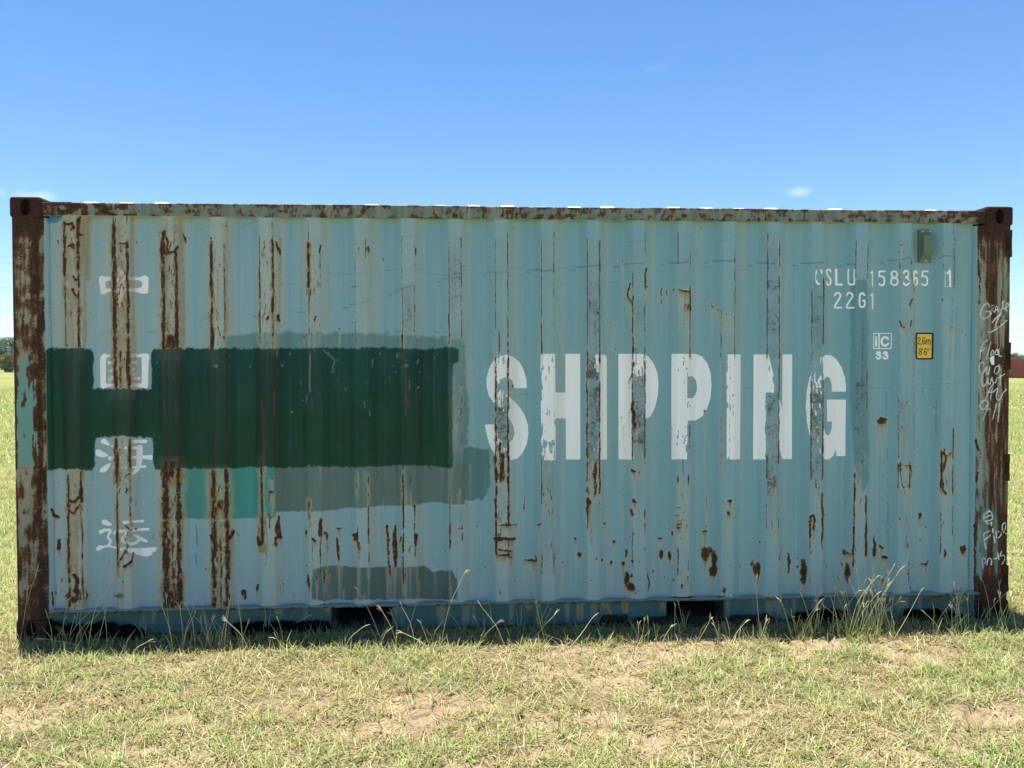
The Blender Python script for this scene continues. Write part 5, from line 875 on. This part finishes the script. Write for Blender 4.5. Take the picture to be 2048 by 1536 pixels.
# ------------------------------------------------------------------ grass
t = NT("grass_blades"); a_ = t.attr("blade"); tr_ = t.n("ShaderNodeBsdfTranslucent"); t.set(tr_.inputs['Color'], a_.outputs['Color']); mx_ = t.n("ShaderNodeMixShader"); mx_.inputs[0].default_value = .28
t.out(a_.outputs['Color'], .6, spec=.25); t.t.links.new(t.b.outputs[0], mx_.inputs[1]); t.t.links.new(tr_.outputs[0], mx_.inputs[2]); t.t.links.new(mx_.outputs[0], t.t.nodes["Material Output"].inputs['Surface'])
M_GRASS = t.m
STRAW = np.array([.52, .43, .22]); YG = np.array([.375, .37, .125]); GR = np.array([.175, .245, .065]); DRY = np.array([.36, .26, .15]); PALE = np.array([.62, .56, .36])
def blades(n, x, y, z, az, ln, lean, wid, col, curl):
    ts = np.array([0, .38, .72, 1.0]); pts = []
    hx_, hy_ = np.cos(az), np.sin(az)
    for tt_ in ts:
        ang = lean + curl * tt_; h = ln * tt_ * np.cos(np.minimum(ang, 1.62)); r = ln * tt_ * np.sin(ang)
        pts.append((x + hx_ * r, y + hy_ * r, z + np.maximum(h, -.004 + .012 * (tt_ > .5) * (hash01(x * 1e4, y * 1e4, 3)))))
    sxn, syn = -hy_, hx_; V = np.zeros((n, 7, 3))
    for i in range(3):
        wv = wid * (1, .85, .55)[i] * .5
        V[:, 2 * i, 0] = pts[i][0] - sxn * wv; V[:, 2 * i, 1] = pts[i][1] - syn * wv; V[:, 2 * i, 2] = pts[i][2]
        V[:, 2 * i + 1, 0] = pts[i][0] + sxn * wv; V[:, 2 * i + 1, 1] = pts[i][1] + syn * wv; V[:, 2 * i + 1, 2] = pts[i][2]
    V[:, 6, 0], V[:, 6, 1], V[:, 6, 2] = pts[3]
    b = np.arange(n)[:, None] * 7; quads = np.concatenate([b + np.array([[0, 1, 3, 2]]), b + np.array([[2, 3, 5, 4]])]); tris = b + np.array([[4, 5, 6]])
    C = np.ones((n, 7, 4)); C[:, :, :3] = col[:, None, :] * np.array([.8, .8, .95, .95, 1.05, 1.05, 1.1])[None, :, None]
    return V.reshape(-1, 3), quads, tris, C.reshape(-1, 4)
def pick(x, y, n, green_bias=0.0):
    g = fbm(x * 2.3, y * 2.3, 701, 3) + fbm(x * 8, y * 8, 703, 2) * .5 - .25 + green_bias; r = rng.random(n); c = np.where((r < .34)[:, None], STRAW, YG)
    gr = rng.random(n) < sstep(.37, .72, g) * .78; c = np.where(gr[:, None], GR * rng.uniform(.8, 1.5, n)[:, None] + YG * .25, c)
    dr = rng.random(n) < .15; c = np.where(dr[:, None], DRY, c); pa = rng.random(n) < .06; c = np.where(pa[:, None], PALE, c)
    return c * rng.uniform(.55, 1.3, n)[:, None]
def clumped(x0, x1, y0, y1, ncl, per, spread):
    cx = rng.uniform(x0, x1, ncl); cy = rng.uniform(y0, y1, ncl); keep = rng.random(ncl) > bare(cx, cy) * .93; cx, cy = cx[keep], cy[keep]; k = len(cx)
    x = np.repeat(cx, per) + rng.normal(0, spread, k * per); y = np.repeat(cy, per) + rng.normal(0, spread, k * per)
    return x, y, np.repeat(rng.uniform(0, 6.283, k), per), np.repeat(rng.uniform(.65, 1.3, k), per)
allV, allQ, allT, allC, off = [], [], [], [], 0
def add_blades(res):
    global off
    V, q_, t_, C = res; allV.append(V); allQ.append(q_ + off); allT.append(t_ + off); allC.append(C); off += len(V)
# matted turf in front
x, y, ca, cs = clumped(-3.5, 3.3, -2.0, .1, 7600, 10, .024); n = len(x)
add_blades(blades(n, x, y, gz(x, y), ca + rng.normal(0, 1.5, n), rng.uniform(.030, .095, n) * cs, rng.uniform(.45, 1.42, n), rng.uniform(.0024, .0052, n), pick(x, y, n), rng.uniform(-.2, .6, n)))
# greener upright tufts
x, y, ca, cs = clumped(-3.5, 3.3, -2.0, -.12, 900, 22, .018); n = len(x); gsel = fbm(x * 2.3, y * 2.3, 701, 3) > .46; x, y, ca, cs = x[gsel], y[gsel], ca[gsel], cs[gsel]; n = len(x)
add_blades(blades(n, x, y, gz(x, y), rng.uniform(0, 6.28, n), rng.uniform(.04, .11, n) * cs, rng.uniform(.2, 1.1, n), rng.uniform(.0022, .004, n), pick(x, y, n, .2), rng.uniform(.1, .8, n)))
# long straw lying about
n = 2600; x = rng.uniform(-3.4, 3.3, n); y = rng.uniform(-2, .0, n)
add_blades(blades(n, x, y, gz(x, y) + .008, rng.uniform(0, 6.28, n), rng.uniform(.08, .24, n), rng.uniform(1.25, 1.55, n), rng.uniform(.0013, .0024, n), np.where((rng.random(n) < .6)[:, None], PALE, YG) * rng.uniform(.7, 1.1, n)[:, None], rng.uniform(-.1, .15, n)))
# longer grass hugging the rail
n = 9000; x = rng.uniform(-3.1, 3.1, n); y = -np.abs(rng.normal(0, .10, n)) - .01
add_blades(blades(n, x, y, gz(x, y), rng.uniform(0, 6.28, n), rng.uniform(.02, .07, n), rng.uniform(.4, 1.4, n), rng.uniform(.0018, .0034, n), pick(x, y, n, -.15) * .8, rng.uniform(.1, .8, n)))
# paddock beyond both ends: bigger, sparser with distance
for side in (-1, 1):
    for (d0, d1, nn, sc) in ((0, 3, 6000, 1.3), (3, 9, 8000, 2.0), (9, 24, 9000, 3.6), (24, 60, 8000, 7)):
        dpt = rng.uniform(d0, d1, nn) ; cxe = CX + (side * 3.03 - CX) * (dpt - CY) / (-CY); lat = rng.uniform(-.12, .42, nn) * (1 + dpt * .12); x = cxe + side * lat; y = dpt
        ok = (np.abs(x) > 3.04) | (y > 2.6) | (y < 0); x, y = x[ok], y[ok]; nn = len(x)
        c = pick(x, y, nn, .15) * np.array([.95, 1.05, .85])
        add_blades(blades(nn, x, y, gz(x, y), rng.uniform(0, 6.28, nn), rng.uniform(.03, .07, nn) * sc ** .5 * 1.2, rng.uniform(.2, 1.3, nn), rng.uniform(.002, .004, nn) * sc, c, rng.uniform(0, .6, nn)))
for (x0, x1, y0, y1, nn) in ((-5.2, 5.2, -4.9, -1.95, 26000), (3.2, 7.5, -2.2, 6, 22000), (-7.5, -3.4, -2.2, 6, 22000)):
    x, y, ca, cs = clumped(x0, x1, y0, y1, nn // 8, 8, .035); n = len(x)
    add_blades(blades(n, x, y, gz(x, y), ca + rng.normal(0, 1.5, n), rng.uniform(.04, .11, n) * cs, rng.uniform(.45, 1.42, n), rng.uniform(.004, .008, n), pick(x, y, n), rng.uniform(-.2, .6, n)))
me = mesh_np("turf", np.concatenate(allV), [np.concatenate(allQ), np.concatenate(allT)], False, {"blade": np.concatenate(allC)})
tag(link("turf", me, M_GRASS), "short matted straw and green grass covering the paddock", "grass", kind="stuff")

# tall seeding stalks, grouped into tufts
def zl(lst, ox, oy=1100): return [(ox + a / 4, oy + b / 4, ox + c / 4, oy + d / 4) for a, b, c, d in lst]
STALKS = zl([(160, 690, 225, 300), (190, 680, 295, 170), (330, 620, 235, 180), (240, 600, 655, 345), (430, 680, 605, 410), (520, 700, 760, 455), (570, 690, 640, 330), (650, 640, 600, 430), (700, 760, 905, 245), (860, 760, 835, 480), (930, 640, 870, 480), (1040, 800, 1180, 735), (1150, 690, 1160, 640), (1120, 640, 1020, 470), (1390, 800, 1290, 440), (1380, 680, 1330, 400), (1460, 760, 1560, 510), (1480, 640, 1290, 430), (1560, 740, 1490, 440), (1540, 600, 1525, 205), (1640, 760, 1700, 560), (1780, 700, 1690, 550), (1790, 600, 1650, 205), (1790, 760, 1850, 360), (1900, 760, 1980, 600), (2000, 780, 1820, 575), (1600, 600, 1620, 430), (1700, 660, 1620, 430), (720, 740, 345, 710), (600, 720, 690, 590), (290, 660, 250, 540)], 0) \
    + zl([(220, 760, 180, 570), (75, 660, 70, 470), (240, 780, 165, 710), (240, 640, 405, 535), (700, 780, 850, 620), (1010, 700, 820, 330), (980, 760, 1040, 660), (1140, 770, 1010, 490), (1150, 700, 1090, 520), (1280, 760, 1165, 450), (1200, 650, 1290, 400), (1400, 760, 1170, 660), (1390, 740, 1320, 590), (1470, 760, 1665, 190), (1660, 610, 1440, 430), (1780, 740, 1930, 585), (1820, 640, 1760, 560), (1900, 600, 1870, 445), (2000, 740, 1800, 450)], 512) \
    + zl([(270, 710, 190, 430), (250, 560, 225, 450), (230, 600, 305, 495), (140, 720, 340, 520), (460, 740, 640, 545), (70, 580, 90, 60), (200, 560, 215, 160), (200, 600, 430, 165), (1000, 720, 1010, 600), (1040, 720, 1060, 570), (1090, 710, 1090, 590), (1150, 730, 1140, 620), (1190, 710, 1265, 625), (1300, 670, 1305, 450), (1470, 710, 1585, 560), (1390, 560, 1335, 440), (1660, 700, 1620, 610), (1740, 720, 1865, 580), (1800, 690, 1830, 600), (1990, 700, 1950, 250), (1960, 700, 2030, 580), (1900, 710, 1850, 650)], 1024) \
    + zl([(190, 640, 120, 450), (240, 640, 205, 540), (290, 660, 375, 490), (410, 640, 350, 210), (370, 650, 400, 370), (400, 600, 475, 340), (520, 650, 540, 320), (560, 660, 510, 400), (620, 640, 400, 410), (660, 640, 540, 315), (560, 640, 720, 330), (640, 620, 610, 345), (780, 640, 660, 265), (770, 640, 785, 230), (770, 620, 835, 260), (780, 640, 1005, 130), (790, 650, 1155, 130), (800, 650, 1055, 160), (820, 640, 960, 255), (790, 640, 1045, 415), (800, 690, 770, 350), (890, 660, 820, 350), (900, 660, 915, 400), (860, 640, 940, 490), (1410, 680, 1260, 510), (1320, 690, 1330, 490), (1320, 610, 1500, 380), (1500, 620, 1520, 340), (1510, 600, 1550, 345), (1480, 600, 1430, 510), (1560, 600, 1430, 300), (1780, 560, 1720, 250), (1690, 570, 1930, 320), (1790, 640, 1945, 380), (1840, 540, 1850, 290), (1990, 640, 1940, 420), (1900, 560, 1960, 480)], 1536)
for (x0, x1, yb, n_, h0, h1) in ((1690, 1790, 1266, 24, 40, 125), (1560, 1690, 1266, 6, 30, 80), (60, 200, 1285, 6, 40, 100), (340, 500, 1288, 6, 40, 90), (1880, 2030, 1258, 7, 40, 85)):
    for _ in range(n_):
        bx = rng.uniform(x0, x1); hh_ = rng.uniform(h0, h1); STALKS.append((bx, yb + rng.uniform(-8, 8), bx + rng.normal(6, .35 * hh_), yb - hh_))
M_STALK = [mat_paint("dry_grass_stalk", c_, .6, .3, 6, .3) for c_ in ((.50, .45, .20), (.40, .42, .15), (.58, .50, .27))]; M_LEAF = mat_paint("tuft_leaf", (.36, .36, .13), .6, .3, 8)
M_SEED = mat_paint("dry_seed_head", (.50, .42, .24), .7, .25, 30, .2)
TUFTS = [(0, 125, "seeding grass tuft at the foot of the pale-patched rusty corner post"), (125, 235, "seeding grass tuft in front of the column of white characters"), (235, 330, "sparse seeding grass stalks right of the column of white characters"), (330, 512, "thin upright seeding grass tuft below the turquoise repaint"), (512, 700, "low seeding grass tuft left of the fork pocket under the green block"), (700, 880, "leaning seeding grass tuft in front of the fork pocket under the green block"),
         (880, 1040, "seeding grass tuft with one long pale stalk below the letter S"), (1040, 1200, "wispy pale seeding grass tuft below the letters H and I"), (1200, 1420, "short seeding grass tuft in front of the dark rotten timbers"), (1420, 1560, "short seeding grass tuft right of the fork pocket under the last letters"), (1560, 1690, "upright seeding grass stalks in front of the black clod"), (1690, 1840, "tallest dense dry grass tuft arching over against the rail"), (1840, 1960, "seeding grass tuft in front of the rail beside the handwritten post"), (1960, 2100, "seeding grass tuft at the foot of the handwritten corner post")]
for (xa, xb, lab) in TUFTS:
    ss = [s for s in STALKS if xa <= s[0] < xb]
    if not ss: continue
    roots = [on_ground(s[0], max(s[1], 1250 - 12 * (s[0] > 1500)) + 8) for s in ss]; ctr = np.mean(roots, 0); root = empty("grass_tuft", (ctr[0], ctr[1], 0)); tag(root, lab, "grass tuft", "seeding grass tufts along the container")
    for s, r in zip(ss, roots):
        r = np.array([r[0], r[1], float(gz(r[0], r[1])) - .01]); tip = on_plane(s[2], s[3], r[1] + rng.uniform(-.05, .03)); tip[2] = max(tip[2], .05); mid = (r + tip) / 2; b_ = rng.uniform(-.02, .16) if tip[0] - r[0] < .2 else .2; mid[2] += (tip[2] - r[2]) * b_ * .6; mid[0] -= (tip[0] - r[0]) * b_; mid[1] += rng.normal(0, .012)
        pts = smooth_pts([r, mid, tip], 5) - np.array([ctr[0], ctr[1], 0]); k_ = len(pts)
        ms = MB(); ms.tube(pts, list(np.linspace(.0021, .0012, k_)), 4); so_ = ms.build("stalk", M_STALK[int(rng.integers(0, 3))], root)
        d = pts[-1] - pts[-2]; d /= np.linalg.norm(d); nsp = int(rng.integers(1, 4))
        for j in range(nsp):
            mh = MB(); e = d + rng.normal(0, .22, 3); e /= np.linalg.norm(e); l = rng.uniform(.03, .06); p0 = pts[-1] - d * .004; mh.tube([p0, p0 + e * l * .5, p0 + e * l + np.array([0, 0, -.006])], [.0014, .0023, .0008], 4); mh.build("seed_head", M_SEED, so_)
        for j in range(2):
            ml = MB(); a = rng.uniform(0, 6.28); l = rng.uniform(.06, .18); b0 = pts[0] + np.array([rng.normal(0, .012), rng.normal(0, .012), 0]); ml.tube([b0, b0 + np.array([math.cos(a) * l * .14, math.sin(a) * l * .14, l * .55]), b0 + np.array([math.cos(a) * l * .42, math.sin(a) * l * .42, l * .92])], [.0024, .0020, .0005], 3); ml.build("leaf", M_LEAF, root)

# ------------------------------------------------------------------ far things
def tree(px, py_base, dist_h, name, label, seed, hue=0.0, group="trees at the far edge of the paddock", wide=1.0):
    d_ = ray(px, 734.0); d_[2] = 0; p = CAMP + d_ * (py_base / d_[1]); h = dist_h; r_ = np.random.default_rng(seed); root = empty(name, (p[0], p[1], float(gz(p[0], p[1])))); tag(root, label, "tree", group)
    m = MB(); tw = h * .028; m.tube([(0, 0, -.3), (.1 * tw, 0, h * .2), (tw * .6, .2, h * .45), (tw, .1, h * .75)], [tw, tw * .8, tw * .55, tw * .15], 7)
    for j in range(6):
        a = r_.uniform(0, 6.28); z0 = h * r_.uniform(.15, .5); l = h * r_.uniform(.2, .36); m.tube([(0, 0, z0), (math.cos(a) * l * .5, math.sin(a) * l * .5, z0 + l * .4), (math.cos(a) * l, math.sin(a) * l, z0 + l * .6)], [tw * .4, tw * .25, tw * .08], 5)
    m.build("trunk", M_BARK, root)
    ncl = 95; cl = []; 
    for j in range(ncl):
        u = r_.normal(0, 1, 3); u /= np.linalg.norm(u); rr_ = r_.uniform(.3, 1) ** .5; cl.append((u[0] * rr_ * h * .46 * wide, u[1] * rr_ * h * .46 * wide, h * .50 + u[2] * rr_ * h * .48, h * r_.uniform(.09, .17)))
    cl = np.array(cl); n = 8000; k_ = r_.integers(0, ncl, n); u = r_.normal(0, 1, (n, 3)); u /= np.linalg.norm(u, axis=1)[:, None]; P = cl[k_, :3] + u * cl[k_, 3:4] * r_.uniform(.4, 1.1, (n, 1)); P[:, 2] = np.maximum(P[:, 2], h * .02 + r_.uniform(0, .4, n))
    s_ = h * r_.uniform(.014, .030, n); a = r_.normal(0, 1, (n, 3)); a /= np.linalg.norm(a, axis=1)[:, None]; b = np.cross(a, r_.normal(0, 1, (n, 3))); b /= np.linalg.norm(b, axis=1)[:, None]
    V = np.stack([P - a * s_[:, None], P + b * s_[:, None] * .6, P + a * s_[:, None], P - b * s_[:, None] * .6], 1).reshape(-1, 3); F = np.arange(n * 4).reshape(-1, 4)
    tone = (.6 + .9 * r_.random(ncl))[k_]; c = np.array([.075 + hue * .05, .115 + hue * .03, .038])[None] * tone[:, None] * r_.uniform(.7, 1.3, (n, 1)); C = np.ones((n, 4, 4)); C[:, :, :3] = c[:, None]
    link("crown", mesh_np("crown", V, F, False, {"blade": C.reshape(-1, 4)}), M_GRASS, root)
M_BARK = mat_paint("tree_bark", (.11, .085, .06), .9, .3, 3)
TL = ["broad dark green tree at the paddock edge, its crown half hidden by the container post", "paler bushy tree fronting the dark trees left of the container", "tall dark green tree outermost in the row left of the container", "rounded green tree between the tall one and the half hidden one"]
tree(10, 340, 13.8, "paddock_tree", TL[0], 1, .1, wide=1.15); tree(20, 322, 8.0, "paddock_tree", TL[1], 2, 1.3, wide=1.1); tree(-105, 350, 15, "paddock_tree", TL[2], 3); tree(-50, 335, 12, "paddock_tree", TL[3], 4, .4, wide=1.2)
tree(2030, 330, 6.9, "paddock_tree", "low grey-green tree peeping over the end of the red container", 5, .5, wide=1.5); tree(2056, 335, 6.2, "paddock_tree", "small rounded tree standing behind the middle of the red container", 6, .2, wide=1.5); tree(2105, 345, 9, "paddock_tree", "taller tree standing behind the far end of the red container", 7, .3)
# red container far across the paddock
p = on_ground(2040, 757); red = empty("shipping_container", (p[0] - 1.9, p[1], float(gz(p[0], p[1])) - .05), 0.03)
tag(red, "faded red-brown shipping container standing far across the paddock", "shipping container")
M_RED = mat_paint("faded_red_paint", (.30, .085, .062), .6, .22, 1.2); M_RED2 = mat_paint("faded_red_frame", (.34, .13, .10), .6, .2, 2)
simple_corr("side_panel", .15, 5.9, .16, 2.45, .02, 1, red, M_RED, .28, True, .05); simple_corr("side_panel", .15, 5.9, .16, 2.45, 2.42, -1, red, M_RED, .28, True, .05); simple_corr("end_panel", .12, 2.3, .1, 2.5, .06, 1, red, M_RED, .25, False)
for a, b in ((.14, 2.3), (1.25, 2.3)):
    pass
m = MB(); m.box(5.95, 5.99, .12, 1.21, .12, 2.48); m.build("door", M_RED, red); m = MB(); m.box(5.95, 5.99, 1.22, 2.32, .12, 2.48); m.build("door", M_RED, red)
for (y0, y1) in ((0, .06), (2.38, 2.44)):
    m = MB(); m.box(.1, 5.95, y0, y1, 2.45, 2.57); m.build("top_side_rail", M_RED2, red); m = MB(); m.box(.1, 5.95, y0, y1, .01, .16); m.build("bottom_side_rail", M_RED2, red)
    for x0, x1 in ((0, .16), (5.9, 6.058)):
        m = MB(); m.box(x0, x1, y0 if y0 == 0 else y0 - .08, y1 + (.08 if y0 == 0 else 0), 0, 2.591); m.build("corner_post", M_RED2, red)
m = MB(); m.box(.1, 5.95, .05, 2.39, 2.55, 2.575); m.build("roof_panel", mat_paint("faded_roof", (.55, .42, .38), .6), red); m = MB(); m.box(.1, 5.95, .06, 2.38, .1, .17); m.build("floor", M_DARK, red)
# power line cables
M_WIRE = mat_paint("dull_aluminium_cable", (.30, .32, .34), .6, .1)
WIRES = [((0, 474), (2048, 500)), ((0, 512), (2048, 552)), ((0, 526), (2048, 565)), ((0, 568), (2048, 606)), ((0, 575), (2048, 612)), ((0, 620), (2048, 660)), ((0, 626), (2048, 673)), ((0, 650), (2048, 690))]
WL = ["topmost lone power cable crossing the sky behind the container", "upper cable of the highest pair of power lines", "lower cable of the highest pair of power lines", "upper cable of the middle pair of power lines", "lower cable of the middle pair of power lines", "upper cable of the lowest pair of power lines", "lower cable of the lowest pair of power lines", "lowest lone power cable hanging above the tree tops"]
for i, ((ax, ay), (bx, by)) in enumerate(WIRES):
    yd = 130 + (i % 2) * 7; A = on_plane(ax, ay, yd); B = on_plane(bx, by, yd); pts = []
    for s_ in np.linspace(-.7, 1.7, 61):
        q = A + (B - A) * s_; q[2] += 1.3 * ((s_ - .5) ** 2 - .25); pts.append(q)
    m = MB(); m.tube(pts, .026 if i not in (0, 7) else .016, 5); tag(m.build("power_cable", M_WIRE), WL[i], "power cable", "power line cables behind the container")

# ------------------------------------------------------------------ haze in the air
m = MB(); m.box(-9900, 9900, -140, 9900, -6, 330); hz = m.build("haze", None); hz["kind"] = "stuff"
hm = bpy.data.materials.new("pale_air"); hm.use_nodes = True; ht = hm.node_tree; ht.nodes.remove(ht.nodes["Principled BSDF"]); pv = ht.nodes.new("ShaderNodeVolumePrincipled")
pv.inputs['Color'].default_value = (.66, .80, 1.0, 1); pv.inputs['Density'].default_value = 6.0e-5; pv.inputs['Anisotropy'].default_value = .2; ht.links.new(pv.outputs[0], ht.nodes["Material Output"].inputs['Volume']); hz.data.materials.append(hm)
